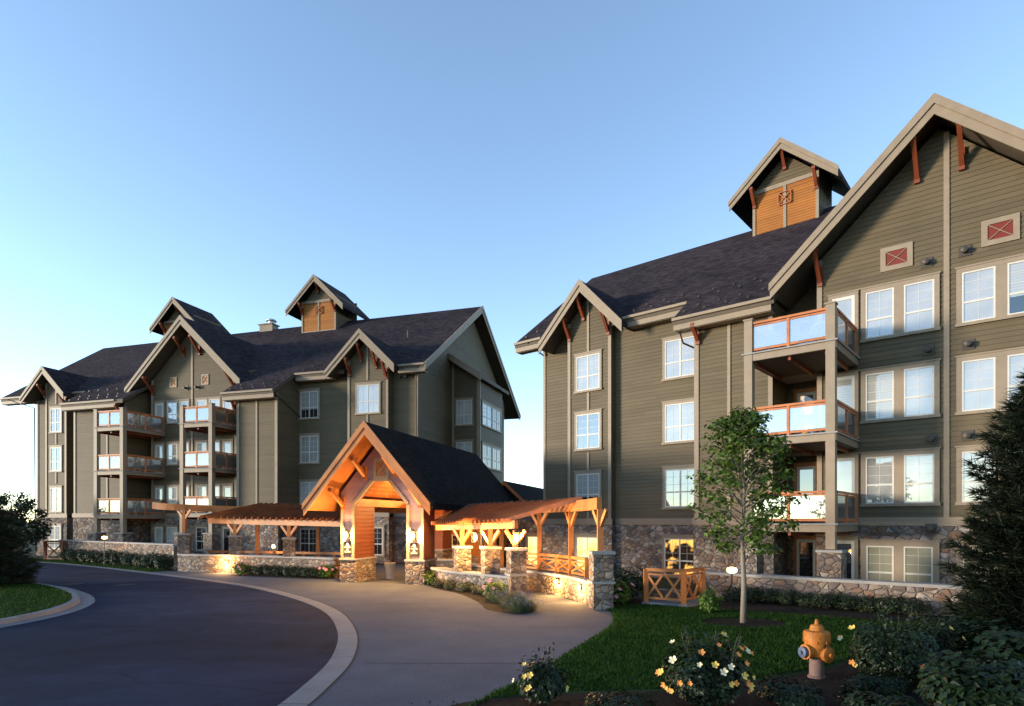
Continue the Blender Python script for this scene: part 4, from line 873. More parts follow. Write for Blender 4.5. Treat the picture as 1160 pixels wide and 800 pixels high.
def rafters(par, O, I, n, zo, zi, ext=.35, ext2=.25, f0=0.0, f1=1.0, g0=0., g1=1.):
    o0 = par.location
    for k in range(n):
        f = f0 + (f1 - f0) * k / (n - 1); g_ = g0 + (g1 - g0) * k / (n - 1); a = at_len(O, f); b = at_len(I, g_); d = (b - a).normalized()
        za = zo[0] + (zo[1] - zo[0]) * f; zb = zi[0] + (zi[1] - zi[0]) * g_; sl_ = (zb - za) / (b - a).length
        p = a - d * ext; q = b + d * ext2; mb = MB()
        mb.bar((p.x - o0.x, p.y - o0.y, za - sl_ * ext), (q.x - o0.x, q.y - o0.y, zb + sl_ * ext2), .045, .14); mb.build('rafter', 'rafter', par)
PR = thing('pergola', 'curved cedar pergola sweeping over the lit path right of the porch', 'pergola', (.15, 21.55, 0))
beam('beam', PR, OUT, 2.52, 2.64, .28); beam('beam', PR, INN, 3.24, 3.33, .36)
rafters(PR, OUT, INN, 25, (2.62, 2.74), (3.30, 3.36), .42, .1, .0, 1.0, .0, .83)
for (x, y) in ((-1.89, 23.75), (-.78, 22.6), (.12, 21.5)): ppost(PR, x, y, 1.70, 2.32, (.75, -.7))
for (x, y, z0) in ((2.64, 18.66, 1.74), (2.02, 21.3, .77), (1.02, 23.2, .77), (-.42, 25.05, .77)): ppost(PR, x, y, z0, 2.97, (.3, -1) if y < 22 else (.6, -.8))
PL = thing('pergola', 'long cedar pergola over the planter wall left of the porch', 'pergola', (-10.85, 30.35, 0))
beam('beam', PL, [p for p in OUTL if p[0] > -15.75], 2.82, 2.66, .3); beam('beam', PL, smooth([(-19.0, 33.0), (-17.3, 32.9), (-13.9, 33.9), (-10.2, 32.7), (-7.0, 31.0)], 5), 3.62, 3.18, .34)
rafters(PL, [p for p in OUTL if p[0] > -15.75], [(-13.9, 34.0), (-10.2, 32.8), (-7.0, 31.1)], 23, (2.93, 2.76), (3.52, 3.24), .45, .3)
for x, y, z1 in ((-17.3, 32.9, 3.25), (-14.1, 31.75, 2.5), (-10.85, 30.35, 2.42)): ppost(PL, x, y, 1.85 if y < 32 else 1.99, z1, (.95, -.35))
for x, y in ((-13.8, 33.8), (-10.2, 32.75)): ppost(PL, x, y, 0, 2.9, (.95, -.35), brace=False)

# ------------------------------------------------------------------ rails
def xrail(name, label, pts, z0, h, n_per, mat='cedar', caps=None):
    o = thing(name, label, 'railing', (pts[0][0], pts[0][1], z0)); o0 = pts[0]; Q = [Vector((p[0] - o0[0], p[1] - o0[1], 0)) for p in pts]
    r = MB(); x = MB()
    for a, b in zip(Q, Q[1:]):
        for k in range(n_per):
            p = a.lerp(b, k / n_per); q = a.lerp(b, (k + 1) / n_per)
            for zz, t in ((h, .1), (.1, .07), (h - .14, .05)): r.bar(p + Vector((0, 0, zz)), q + Vector((0, 0, zz)), .11 if zz == h else .07, t)
            u = (q - p).normalized() * .06; up = lambda z: Vector((0, 0, z))
            x.bar(p + u + up(.14), q - u + up(h - .16), .06, .07); x.bar(p + u + up(h - .16), q - u + up(.14), .056, .068)
    r.build('rail', mat, o); x.build('cross_brace', mat, o)
    for i, a in enumerate(Q):
        b = MB(); b.box(a.x - .07, a.x + .07, a.y - .07, a.y + .07, -.02, h + .02); b.build('rail_post', mat, o)
    return o
xrail('timber_railing', 'cross-braced cedar railing on the low wall beside the lit path', [(.35, 24.2), (1.02, 23.2), (1.6, 22.25), (2.02, 21.3), (2.42, 20.2)], .76, .62, 1)
dk = xrail('timber_railing', 'lit cross-braced cedar railing on a concrete landing before the right lodge', [(4.2, 19.55), (5.2, 18.9), (6.1, 19.95)], .12, .98, 2)
b = MB(); b.prism([(-.15, -.1, -.12), (1.05, -.85, -.12), (2.05, .35, -.12), (1.0, 1.4, -.12)], (0, 0, .10)); b.build('landing', 'curb', dk)
b = MB(); b.prism([(.35, .45, -.02), (.95, .1, -.02), (1.25, .45, -.02), (.65, .8, -.02)], (0, 0, .32)); b.build('step', 'stone_s', dk)
xrail('timber_railing', 'small red-brown railing by the hydrangeas beyond the far-left tree', [(-31.6, 42.2), (-30.2, 41.9), (-29.2, 43.2)], 0, 1.25, 1, 'redwood')
# rail behind the left planter wall
o = thing('timber_railing', 'plain cedar patio rail behind the left planter wall pillars', 'railing', (-16.6, 34.2, 0)); b = MB()
LN = [(-16.6, 34.2), (-14.5, 34.0), (-11.0, 32.9), (-7.4, 31.6)]
for p, q in zip(LN, LN[1:]):
    for zz in (.95, .25): b.bar((p[0] + 16.6, p[1] - 34.2, zz), (q[0] + 16.6, q[1] - 34.2, zz), .1, .12)
b.build('rail', 'cedar', o)
for p in LN + [(-12.7, 33.4), (-9.2, 32.25)]: b = MB(); b.box(p[0] + 16.55, p[0] + 16.65, p[1] - 34.25, p[1] - 34.15, 0, 1.05); b.build('rail_post', 'cedar', o)

# ------------------------------------------------------------------ lamps
def lantern(loc, rz, label, power):
    o = thing('wall_lantern', label, 'lantern', loc, rz, 'lanterns around the entrance')
    b = MB(); b.box(-.06, .06, -.03, .0, -.16, .16); b.box(-.11, .11, -.25, -.03, .15, .175); b.prism([(-.12, -.26, .176), (.12, -.26, .176), (.12, -.02, .176), (-.12, -.02, .176)], (0, 0, .02)); b.lathe([(.10, .2), (.02, .27)], (0, -.14, 0), 4); b.box(-.09, .09, -.23, -.05, -.18, -.155)
    for x in (-.09, .08):
        for y in (-.23, -.06): b.box(x, x + .012, y, y + .012, -.155, .15)
    b.build('lantern_frame', 'dark', o)
    b = MB(); b.lathe([(.03, -.14), (.075, -.07), (.075, .07), (.03, .14)], (0, -.14, 0), 10); b.build('bulb', 'bulb', o)
    light_obj('lantern_light', o, (0, -.34, .0), power * 1.5); return o
lantern(place(FP, -2.74, .03, 2.02), -FP.a, 'glowing lantern on the porch column left of the arch', 70)
lantern(place(FP, .40, .03, 2.02), -FP.a, 'glowing lantern on the porch column right of the arch', 70)
hl = lantern(Vector((-1.28, 23.05, 2.02)), -.6, 'glowing lantern hung between the first two pillars of the curved pergola', 60)
lantern(Vector((.22, 21.4, 2.04)), -.4, 'glowing lantern on the post above the pillar beside the lavender', 60)
b = MB(); b.tube([(0, -.14, .26), (0, -.14, .50)], .014, 6); b.build('hanger', 'dark', hl)
def steplight(loc, rz, label, power):
    o = thing('step_light', label, 'lamp', loc, rz, 'small lights set in the low walls')
    b = MB(); b.box(-.11, .11, -.03, .01, -.08, .08); b.box(-.12, .12, -.07, -.0, .08, .096); b.build('lamp_housing', 'dark', o)
    b = MB(); b.lathe([(.085, -.032), (.08, -.07), (.05, -.10), (.01, -.11)], (0, 0, 0), 14, 0, 'y'); b.build('lens', 'bulb', o); light_obj('step_light_glow', o, (0, -.2, -.01), power); return o
def on_wall(line, f, side, z):
    p = at_len(line, f); q = at_len(line, min(1, f + .01)); d = (q - p).normalized(); n = Vector((d.y, -d.x)) * side; return Vector((p.x + n.x, p.y + n.y, z)), math.atan2(n.x, -n.y)
W2 = [p for p in INN if 18.9 < p[1] < 27.8]
for f, lb in ((.70, 'small bright light in the path wall farther from the tall pillar'), (.895, 'small bright light in the path wall nearest the tall pillar')):
    p, a = on_wall(W2, f, .19, .50); steplight(p, a, lb, 26)
p, a = on_wall(OUTL, .30, .215, .52); steplight(p, a, 'small bright light on the left planter wall near the lawn', 34)
def pathlight(loc, label, h, power):
    o = thing('path_light', label, 'lamp', loc, 0, 'path lights among the shrubs')
    b = MB(); b.tube([(0, 0, 0), (0, 0, h)], .02, 6); b.lathe([(.02, h + .235), (.09, h + .205), (.09, h + .195)], (0, 0, 0), 12); b.lathe([(.04, h - .02), (.05, h)], (0, 0, 0), 8)
    for k in range(3): a = k * 2.1; b.tube([(.05 * math.cos(a), .05 * math.sin(a), h), (.09 * math.cos(a), .09 * math.sin(a), h + .19)], .006, 4)
    b.build('lamp_stem', 'dark', o); b = MB(); b.lathe([(.03, h), (.13, h + .04), (.15, h + .10), (.13, h + .16), (.03, h + .19)], (0, 0, 0), 12); b.build('bulb', 'bulb', o); light_obj('path_glow', o, (0, -.02, h + .09), power, r=.11); return o
pathlight((6.35, 18.0, 0), 'glowing path light behind the maple trunk by the stone wall', 1.1, 230)
pathlight((-24.2, 37.0, 0), 'glowing path light before the far-left terrace wall', 1.55, 230)
o = thing('table_lamp', 'small lit lamp on the patio rail behind the left planter wall', 'lamp', (-12.75, 33.3, 1.02)); b = MB(); b.lathe([(.08, 0), (.08, .03), (.015, .04), (.015, .18)], (0, 0, 0), 10); b.build('lamp_base', 'dark', o); b = MB(); b.lathe([(.03, .16), (.09, .2), (.07, .34), (.02, .36)], (0, 0, 0), 10); b.build('lamp_shade', 'glow', o); light_obj('table_lamp_light', o, (0, -.14, .26), 10)

# ------------------------------------------------------------------ plaques with a crest and lines of lettering
for u, z, lb in ((-2.74, 1.47, 'dark plaque with white crest and lettering on the left porch column'), (.40, 1.45, 'dark plaque with white crest and lettering on the right porch column')):
    o = thing('entrance_plaque', lb, 'sign', place(FP, u, .03, z), -FP.a, 'plaques on the porch columns'); b = MB(); b.box(-.2, .2, -.035, 0, -.28, .28); b.build('plate', 'sign', o)
    c = MB(); c.prism([(-.05, -.037, .13), (.05, -.037, .13), (.07, -.037, .19), (0, -.037, .25), (-.07, -.037, .19)], (0, -.006, 0)); c.box(-.08, .08, -.043, -.036, .10, .115); c.prism([(-.05, -.037, -.09), (.05, -.037, -.09), (0, -.037, -.01)], (0, -.006, 0)); c.build('crest', 'white', o)
    t_ = MB()
    for zz, hw, h in ((.03, .14, .045), (-.16, .15, .05)):
        x = -hw
        while x < hw - .01:
            wd = rnd.choice((.022, .03, .026)); t_.box(x, x + .008, -.042, -.036, zz - h / 2, zz + h / 2); t_.box(x + .0085, x + wd - .006, -.041, -.036, zz + (h / 2 - .009 if rnd.random() < .6 else -.005), zz + (h / 2 if rnd.random() < .6 else .004) + .001); x += wd + .006
    t_.build('lettering', 'white', o)

# ------------------------------------------------------------------ hydrant, urn, manholes, furniture
hy = thing('fire_hydrant', 'worn orange fire hydrant with a dark blue side cap on the mulch', 'hydrant', (5.07, 10.37, 0), .35); hy.scale = (.86, .86, .9)
b = MB(); b.lathe([(.165, 0), (.165, .04), (.135, .05), (.132, .36), (.15, .40)], (0, 0, 0), 24); b.build('lower_barrel', 'hyd_l', hy, smooth=False)
b = MB(); b.lathe([(.15, .395), (.205, .42), (.215, .47), (.225, .66), (.235, .665), (.235, .70), (.245, .705), (.245, .83), (.225, .865), (.13, .885)], (0, 0, 0), 28); b.build('upper_barrel', 'hyd', hy, smooth=False)
b = MB(); b.lathe([(.13, .88), (.13, .90), (.11, .97), (.085, .985), (.04, .99), (.035, 1.05), (.0, 1.052)], (0, 0, 0), 20); o = b.build('bonnet', 'hyd', hy)
b = MB(); b.lathe([(.03, 1.05), (.03, 1.085)], (0, 0, 0), 5); b.build('operating_nut', 'hyd', o)
b = MB(); b.lathe([(.125, -.17), (.125, -.27), (.14, -.275), (.14, -.30)], (0, 0, .50), 18, 0, 'x'); o = b.build('side_outlet', 'hyd', hy); b = MB(); b.lathe([(.105, -.30), (.10, -.37), (.06, -.38), (.035, -.385), (.035, -.42)], (0, 0, .50), 14, 0, 'x'); b.build('outlet_cap', 'hyd_c', o)
b = MB(); b.lathe([(.11, .17), (.11, .27), (.09, .28)], (0, 0, .50), 16, 0, 'x'); b.build('side_outlet', 'hyd', hy)
b = MB(); b.lathe([(.125, -.17), (.125, -.25), (.14, -.255), (.14, -.285), (.10, -.30), (.05, -.31), (.04, -.31), (.04, -.35)], (.02, 0, .47), 18, 0, 'y'); o = b.build('front_outlet', 'hyd', hy)
b = MB(); b.tube([(.1, -.2, .37), (.14, -.19, .33), (.19, -.16, .31)], .012, 6); b.build('chain', 'dark', hy)
b = MB()
for k in range(8): a = k * .785; b.lathe([(.018, .66), (.018, .72)], (.232 * math.cos(a), .232 * math.sin(a), 0), 6)
b.build('flange_bolts', 'hyd', hy)
ur = thing('urn_bin', 'pale round bin glowing under the porch beside its left column', 'bin', (-5.55, 28.3, 0)); b = MB(); b.lathe([(.19, 0), (.18, .04), (.21, .5), (.26, .66), (.26, .70), (.22, .70), (.20, .6)], (0, 0, 0), 20); b.build('bin_body', 'urn', ur); b = MB(); b.lathe([(.27, .70), (.27, .73), (.2, .74), (.2, .70)], (0, 0, 0), 20); b.build('bin_rim', 'urn', ur)
for x, y, lb in ((-18.2, 25.85, 'dark round manhole cover in the drive nearer the island'), (-15.78, 25.5, 'dark round manhole cover in the drive farther from the island')):
    o = thing('manhole_cover', lb, 'manhole cover', (x, y, .005), 0, 'manhole covers in the drive'); b = MB(); b.lathe([(.47, 0), (.47, .006), (.0, .0065)], (0, 0, 0), 24); b.build('frame_ring', 'asphalt', o); b = MB(); b.lathe([(.40, .0066), (.39, .012), (0, .0121)], (0, 0, 0), 24); b.build('lid', 'iron', o)

def chair(label, loc, rz):
    o = thing('patio_chair', label, 'chair', loc, rz, 'patio chairs on the balconies'); b = MB(); b.box(-.24, .24, -.24, .24, .42, .45); b.build('seat', 'fabric', o)
    b = MB(); b.prism([(-.23, .22, .46), (.23, .22, .46), (.22, .36, .95), (-.22, .36, .95)], (0, .02, 0)); b.build('backrest', 'fabric', o)
    for x in (-.23, .23):
        for y in (-.22, .22): b = MB(); b.tube([(x, y, 0), (x * .95, y * .95, .42)], .014, 5); b.build('leg', 'white', o)
        b = MB(); b.tube([(x * 1.05, -.22, .42), (x * 1.1, -.24, .64), (x * 1.1, .25, .66)], .013, 5); b.build('armrest', 'white', o)
    return o
def ptable(label, loc):
    o = thing('patio_table', label, 'table', loc, 0, 'patio tables on the balconies'); b = MB(); b.lathe([(.42, .69), (.42, .72)], (0, 0, 0), 20); b.build('tabletop', 'fabric', o)
    for k in range(4): a = .785 + k * 1.571; b = MB(); b.tube([(.33 * math.cos(a), .33 * math.sin(a), 0), (.2 * math.cos(a), .2 * math.sin(a), .69)], .014, 5); b.build('leg', 'white', o)
    return o
B1 = (('top right-hand balcony', FR, 8.53, -3.4, 2.3, .5), ('top right-hand balcony', FR, 8.53, -2.3, 2.45, -.6))
chair('white-framed chair nearer the tree side on the top right-hand balcony', FR.w(-3.35, 2.45, 8.53), .4); chair('white-framed chair next to the corner post of the top right-hand balcony', FR.w(-2.2, 2.5, 8.53), -1.0); ptable('round table behind glass on the top right-hand balcony', FR.w(-2.8, 1.6, 8.53))
chair('chair behind glass on the middle right-hand balcony', FR.w(-3.3, 2.3, 5.53), .2); ptable('round table on the middle right-hand balcony', FR.w(-2.3, 2.3, 5.53))
chair('chair at the open side of the top balcony in the left lodge gable', FL.w(-5.6, 1.9, 9.04), -1.3); chair('chair at the open side of the middle balcony in the left lodge gable', FL.w(-5.6, 1.9, 6.10), -1.2)
chair('pale chair at the open side of the top balcony, far left stack', FL.w(-12.0, 2.8, 8.96), -1.4); chair('chair at the open side of the lowest balcony, far left stack', FL.w(-12.0, 2.9, 3.09), -1.2); chair('chair at the open side of the middle balcony, far left stack', FL.w(-12.0, 2.7, 6.02), -1.7)
# ------------------------------------------------------------------ vegetation
def leafquad(mb, c, n, s, r, mi=0, fold=.25, asp=.62):
    """one folded leaf of length s at c, facing n"""
    n = n.normalized(); a = n.cross(Vector((r.uniform(-1, 1), r.uniform(-1, 1), r.uniform(-1, 1)))).normalized(); b = n.cross(a)
    h = s * asp * .5; t = c + a * s; m = c + a * s * .45; f = n * (fold * h)
    i = len(mb.v)
    for p in (c, m + b * h + f, t, m - b * h + f): mb.v.append((p.x, mb.k * p.y, p.z))
    mb.f += [(i, i + 1, i + 2), (i, i + 2, i + 3)]; mb.m += [mi, mi]
def ball(r): 
    while True:
        v = Vector((r.uniform(-1, 1), r.uniform(-1, 1), r.uniform(-1, 1)))
        if .02 < v.length < 1: return v
def leaf_clump(mb, c, rad, n, s, r, flat=.7, up=.8, mi=0):
    for _ in range(n):
        v = ball(r); p = c + Vector((v.x * rad, v.y * rad, v.z * rad * flat)); d = v.normalized() + Vector((0, 0, up)) + ball(r) * .6
        leafquad(mb, p, d, s * r.uniform(.7, 1.25), r, mi)

def maple(label, loc):
    r = random.Random(5); o = thing('maple_tree', label, 'tree', loc); tr = MB(); lf = MB(); H = 5.55
    trunk = [Vector((0, 0, 0)), Vector((.02, 0, 1.0)), Vector((-.02, .02, 2.2)), Vector((.03, 0, 3.4)), Vector((-.04, .03, 4.4)), Vector((0, 0, 5.15))]
    tr.tube(trunk, [.085, .066, .056, .042, .026, .01], 8)
    for i in range(58):
        z = 1.6 + (i / 57) ** .9 * 3.5; k = min(4, int(z / 1.1)); f = (z - 1.75) / 3.5
        base = trunk[k].lerp(trunk[k + 1], .5); base = Vector((base.x, base.y, z)); a = i * 2.399 + r.uniform(-.3, .3)
        L_ = (1.72 * (1 - f) ** .55 * (.55 + min(1, f * 4) * .45) + .15) * r.uniform(.75, 1.12)
        d = Vector((math.cos(a), math.sin(a), .45 + f * .5)).normalized()
        tip = base + d * L_ + Vector((0, 0, -.05)); mid = base + d * L_ * .5 + Vector((0, 0, .07))
        tr.tube([base, mid, tip], [.022 * (1 - f * .5), .014, .005], 5)
        for q in range(5):
            t = .35 + q * .17; p = base.lerp(tip, min(t, 1.02)); sd = Vector((-math.sin(a), math.cos(a), 0)) * r.uniform(-.42, .42) * (1 - f * .4) * (1.2 - t * .3)
            tp = p + sd + Vector((0, 0, r.uniform(-.05, .12))); tr.tube([base.lerp(tip, max(0, t - .15)), tp], [.009, .004], 4)
            if r.random() < .86: leaf_clump(lf, tp, r.uniform(.17, .32), int(r.uniform(13, 27)), .14, r, .55, .9)
    for _ in range(9): leaf_clump(lf, Vector((r.uniform(-.2, .2), r.uniform(-.2, .2), r.uniform(4.6, 5.35))), .22, 22, .13, r, .8, .7)
    tr.build('trunk', 'bark', o, smooth=True, recalc=False); lf.build('crown', 'maple', o, recalc=False); return o
maple('young maple with a slim pale trunk in a mulch ring before the right lodge', (5.92, 15.96, 0))

def conifer(name, label, loc, H, R, n_br, mat, seed, tuft=.20, dens=9, z0=.05, droop=.15, bend=0, pw=.75):
    r = random.Random(seed); o = thing(name, label, 'tree', loc); tr = MB(); lf = MB()
    tr.tube([(0, 0, 0), (.03, 0, H * .5), (0, 0, H)], [.14, .09, .015], 8)
    for i in range(n_br):
        f = (i + r.random()) / n_br; z = H * (z0 + (1 - z0) * f) * .985; a = i * 2.399 + r.uniform(-.4, .4)
        L_ = R * (1 - f) ** pw * r.uniform(.72, 1.15) + .18; d = Vector((math.cos(a), math.sin(a), 0))
        P = [Vector((0, 0, z)) + d * L_ * t + Vector((0, 0, L_ * (-droop * math.sin(t * 2.2) + bend * t * t))) for t in (0, .35, .7, 1)]
        tr.tube(P, [.03 * (1 - f) + .012, .018, .012, .005], 4)
        m = max(3, int(L_ * dens))
        for q in range(m):
            t = .18 + .86 * (q + r.random() * .6) / m; k = min(2, int(t * 3)); p = P[k].lerp(P[k + 1], min(1, t * 3 - k))
            for sd in (-1, 1):
                w_ = (1 - t * .75) * L_ * .42 * r.random(); c = p + Vector((-d.y, d.x, 0)) * sd * w_ + d * w_ * .5 + Vector((0, 0, r.uniform(-.06, .08)))
                ax = (d + Vector((-d.y, d.x, 0)) * sd * r.uniform(.1, .8) + Vector((0, 0, r.uniform(-.1, .45) + bend * .5))).normalized()
                for _ in range(11):
                    v = (ax * r.uniform(.3, 1.2) + ball(r) * .8).normalized(); s_ = tuft * r.uniform(.6, 1.15); b = v.cross(ball(r)).normalized() * s_ * .055
                    i0 = len(lf.v); e = c + v * s_; g_ = c - ax * s_ * .2 * r.random(); lf.v += [(g_ - b)[:], (g_ + b)[:], e[:]]; lf.f.append((i0, i0 + 1, i0 + 2)); lf.m.append(0)
    tr.build('trunk', 'bark_d', o, recalc=False); lf.build('crown', mat, o, recalc=False); return o
conifer('pine_tree', 'dark bushy pine cut off by the right edge of the photo', (11.0, 12.6, 0), 5.8, 1.62, 230, 'needle', 3, .27, 12, .02, .05, .22, .5)
conifer('spruce_tree', 'dark spruce with low sweeping boughs on the grass island at left', (-21.0, 24.3, .1), 3.9, 2.2, 120, 'spruce', 9, .34, 8, .03, .22)
def broadleaf(label, loc, H, R, seed, mat='shrub', n=95, s=.2, trunk=1.0):
    r = random.Random(seed); o = thing('broadleaf_tree', label, 'tree', loc); tr = MB(); lf = MB(); tr.tube([(0, 0, 0), (.05, 0, H * .4), (0, .05, H * .85)], [.16, .11, .03], 7)
    for i in range(n):
        v = ball(r); f = .5 + .5 * v.z; c = Vector((v.x * R * (1.1 - .35 * f), v.y * R, trunk + (H - trunk) * (f * .9 + .05))); tr.tube([(0, 0, max(trunk * .7, c.z - .9)), c[:]], [.025, .006], 4)
        leaf_clump(lf, c, r.uniform(.35, .6), int(r.uniform(30, 52)), s, r, .75, .5)
    tr.build('trunk', 'bark_d', o, recalc=False); lf.build('crown', mat, o, recalc=False); return o
broadleaf('round dark leafy tree behind the spruce at the left edge', (-33.4, 41.5, 0), 4.7, 2.1, 21, 'shrub', 110, .22, .4)

def bush_mesh(name, seed, rx, ry, h, n, s, mat, z0=.05, up=.7):
    r = random.Random(seed); lf = MB()
    for _ in range(n):
        v = ball(r); l = v.length; v = v / l * (l ** .45); k = .82 + .18 * math.sin(v.x * 5 + seed) * math.cos(v.y * 4 + seed * 2)
        p = Vector((v.x * rx * k, v.y * ry * k, z0 + (v.z * .5 + .5) * h * k)); leafquad(lf, p, v + Vector((0, 0, up)) + ball(r) * .7, s * r.uniform(.6, 1.3), r)
    return lf.mesh(name, mat, recalc=False)
def stems(par, rx, ry, h, n, seed):
    r = random.Random(seed); b = MB()
    for _ in range(n):
        a = r.uniform(0, 6.28); q = r.uniform(.3, .85); b.tube([(0.06 * math.cos(a), .06 * math.sin(a), 0), (rx * q * .5 * math.cos(a), ry * q * .5 * math.sin(a), h * .5), (rx * q * math.cos(a), ry * q * math.sin(a), h * r.uniform(.75, .95))], [.012, .009, .004], 4)
    return b.build('stems', 'bark_d', par, recalc=False)
def shrub(name, label, loc, me, seed=1, dims=(.4, .4, .5), group=None, scale=1, rz=0):
    o = thing(name, label, name.replace('_', ' ').split()[-1], loc, rz, group); o.scale = (scale,) * 3; link('foliage', me, o); stems(o, *dims, 7, seed); return o
HB = [bush_mesh('hedge_foliage', 31 + k, .62, .5, .62, 900, .085, 'shrub') for k in range(3)]
def hedge(points, grp, labels, sc=1.0, sd=0):
    for i, (x, y) in enumerate(points):
        shrub('hedge_shrub', labels[i] if isinstance(labels, list) else labels, (x, y, 0), HB[(i + sd) % 3], 40 + i, (.5, .4, .5), grp, sc * (0.9 + .2 * ((i * 37 + sd) % 10) / 10), i * 1.3)
# rows of clipped shrubs nothing tells apart: each row shares its label and group
hedge([PW(u, 5.1) for u in (-3.9, -3.35, -2.8, -2.25, -1.7, -1.15, -.6, -.05, .5, 1.05)], 'dark shrubs along the right terrace wall', 'dark low shrub in the row below the pale right terrace wall', .85, 2)
hedge([(-29.3, 41.2), (-28.1, 40.4), (-26.9, 39.5), (-25.7, 38.7), (-24.4, 37.8), (-23.2, 37.0), (-22.0, 36.2), (-20.9, 35.3), (-19.8, 34.5), (-18.9, 33.8)], 'dark shrubs along the far-left terrace wall', 'dark low shrub in the row below the far-left terrace wall', 1.42, 1)
hedge([(-12.75, 30.5), (-12.2, 30.3), (-11.65, 30.1), (-11.1, 29.85), (-10.55, 29.55), (-10.0, 29.3), (-9.45, 29.0), (-8.95, 28.75)], 'dark shrubs along the left planter wall', 'dark low shrub in the row below the planter wall left of the porch', .85, 0)
hedge([(-2.85, 24.5), (-2.35, 23.75), (-1.75, 23.0), (-1.2, 22.35), (-.85, 21.7)], 'dark shrubs below the curved wall', 'dark low shrub in the bed below the curved wall right of the porch', .68, 1)
def flower_mesh(name, mat, s, petals=5, seed=0):
    r = random.Random(seed); b = MB()
    for k in range(petals):
        a = k * 6.283 / petals + r.uniform(-.15, .15); d = Vector((math.cos(a), math.sin(a), r.uniform(.25, .55))); n = Vector((-d.y, d.x, 0)); w_ = s * .36
        c = Vector((0, 0, 0)); m = d * s * .55; e = d * s * .95 + Vector((0, 0, r.uniform(-.02, .05) * s))
        b.face([c, m + n * w_, e + n * w_ * .6]); b.face([c, e + n * w_ * .6, e - n * w_ * .6]); b.face([c, e - n * w_ * .6, m - n * w_])
    b.lathe([(.16 * s, .02 * s), (.14 * s, .16 * s), (.01, .22 * s)], (0, 0, 0), 6, 1)
    return b.mesh(name, [mat, 'yel'], recalc=False)
FL_Y = [flower_mesh('rose_flower', m_, s, 5, i) for i, (m_, s) in enumerate((('yel', .055), ('org', .05), ('cream', .06), ('org', .04)))]
def add_flowers(o, n, rx, ry, h, seed, kinds, front_bias=(0, -1), smin=.55, smax=1.15, name='flower', zlo=.3):
    r = random.Random(seed)
    for k in range(n):
        while True:
            v = ball(r).normalized()
            if v.x * front_bias[0] + v.y * front_bias[1] > -.35 and v.z > -.55: break
        f = link(name, r.choice(kinds), o, (v.x * rx * 1.0, v.y * ry * 1.0, h * (.5 + .5 * v.z) * 1.0 + .03)); s = r.uniform(smin, smax); f.scale = (s, s, s)
        q = (v + Vector((0, -.5, .5))).to_track_quat('Z', 'Y'); f.rotation_euler = q.to_euler()
def rose(label, loc, rx, ry, h, n, seed, nf, kinds=None):
    me = bush_mesh('rose_foliage', seed, rx, ry, h, n, .075, 'rose_l'); o = thing('rose_bush', label, 'rose bush', loc, 0, 'rose bushes in the front bed'); link('foliage', me, o); stems(o, rx, ry, h, 14, seed)
    r = random.Random(seed); b = MB()
    for _ in range(int(16 * rx / .5)):
        a = r.uniform(0, 6.28); q = r.uniform(.2, .8); x, y = rx * q * math.cos(a), ry * q * math.sin(a); z = h * (1 - q * .45); e = (x * 1.12, y * 1.12, z + r.uniform(.08, .34)); b.tube([(x * .8, y * .8, z - .2), e], [.006, .004], 4)
        for _k in range(12): leafquad(b, Vector((x * .8, y * .8, z - .2)).lerp(Vector(e), r.random()) + ball(r) * .05, ball(r) + Vector((0, 0, .6)), .07, r)
    b.build('shoots', 'rose_l', o, recalc=False)
    add_flowers(o, nf, rx, ry, h, seed + 1, kinds or FL_Y); return o
rose('small rose bush with a few pale yellow blooms beside the curve of the forecourt', (.42, 8.9, 0), .40, .38, .66, 1500, 3, 8, [FL_Y[0], FL_Y[2], FL_Y[0]])
rose('large rose bush full of apricot and cream blooms left of the hydrant', (2.72, 8.75, 0), .68, .55, 1.02, 3000, 5, 34)
rose('leafy rose bush with scattered yellow blooms just right of the hydrant', (6.35, 10.2, 0), .95, .8, 1.05, 4200, 8, 12, [FL_Y[0], FL_Y[0], FL_Y[2], FL_Y[1]])
BL = bush_mesh('laurel_foliage', 77, 1.1, .9, 1.0, 2600, .13, 'rose_l', .03, .9)
for i, (x, y, s, lb) in enumerate(((6.3, 8.2, .95, 'broad dark leafy shrub at the bottom edge right of the hydrant'), (7.9, 9.6, 1.1, 'tall dark leafy shrub at the right edge below the pine'), (8.2, 11.3, 1.0, 'dark leafy shrub tucked under the pine boughs'))):
    shrub('leafy_shrub', lb, (x, y, 0), BL, 90 + i, (.8, .7, .85), None, s, i * 2.0)
BG = bush_mesh('groundcover_foliage', 83, .75, .55, .42, 1100, .08, 'rose_l', .0, .9)
for i, (x, y, s, lb) in enumerate(((1.45, 8.35, .8, 'low dark shrub on the mulch between the two rose bushes'), (4.0, 8.9, .9, 'low dark shrub on the mulch just left of the hydrant foot'), (5.6, 9.5, .8, 'low dark shrub touching the right foot of the hydrant'), (4.9, 8.4, .9, 'low dark shrub at the bottom edge below the hydrant'))):
    shrub('low_shrub', lb, (x, y, 0), BG, 120 + i, (.6, .4, .35), None, s, i * 1.7)
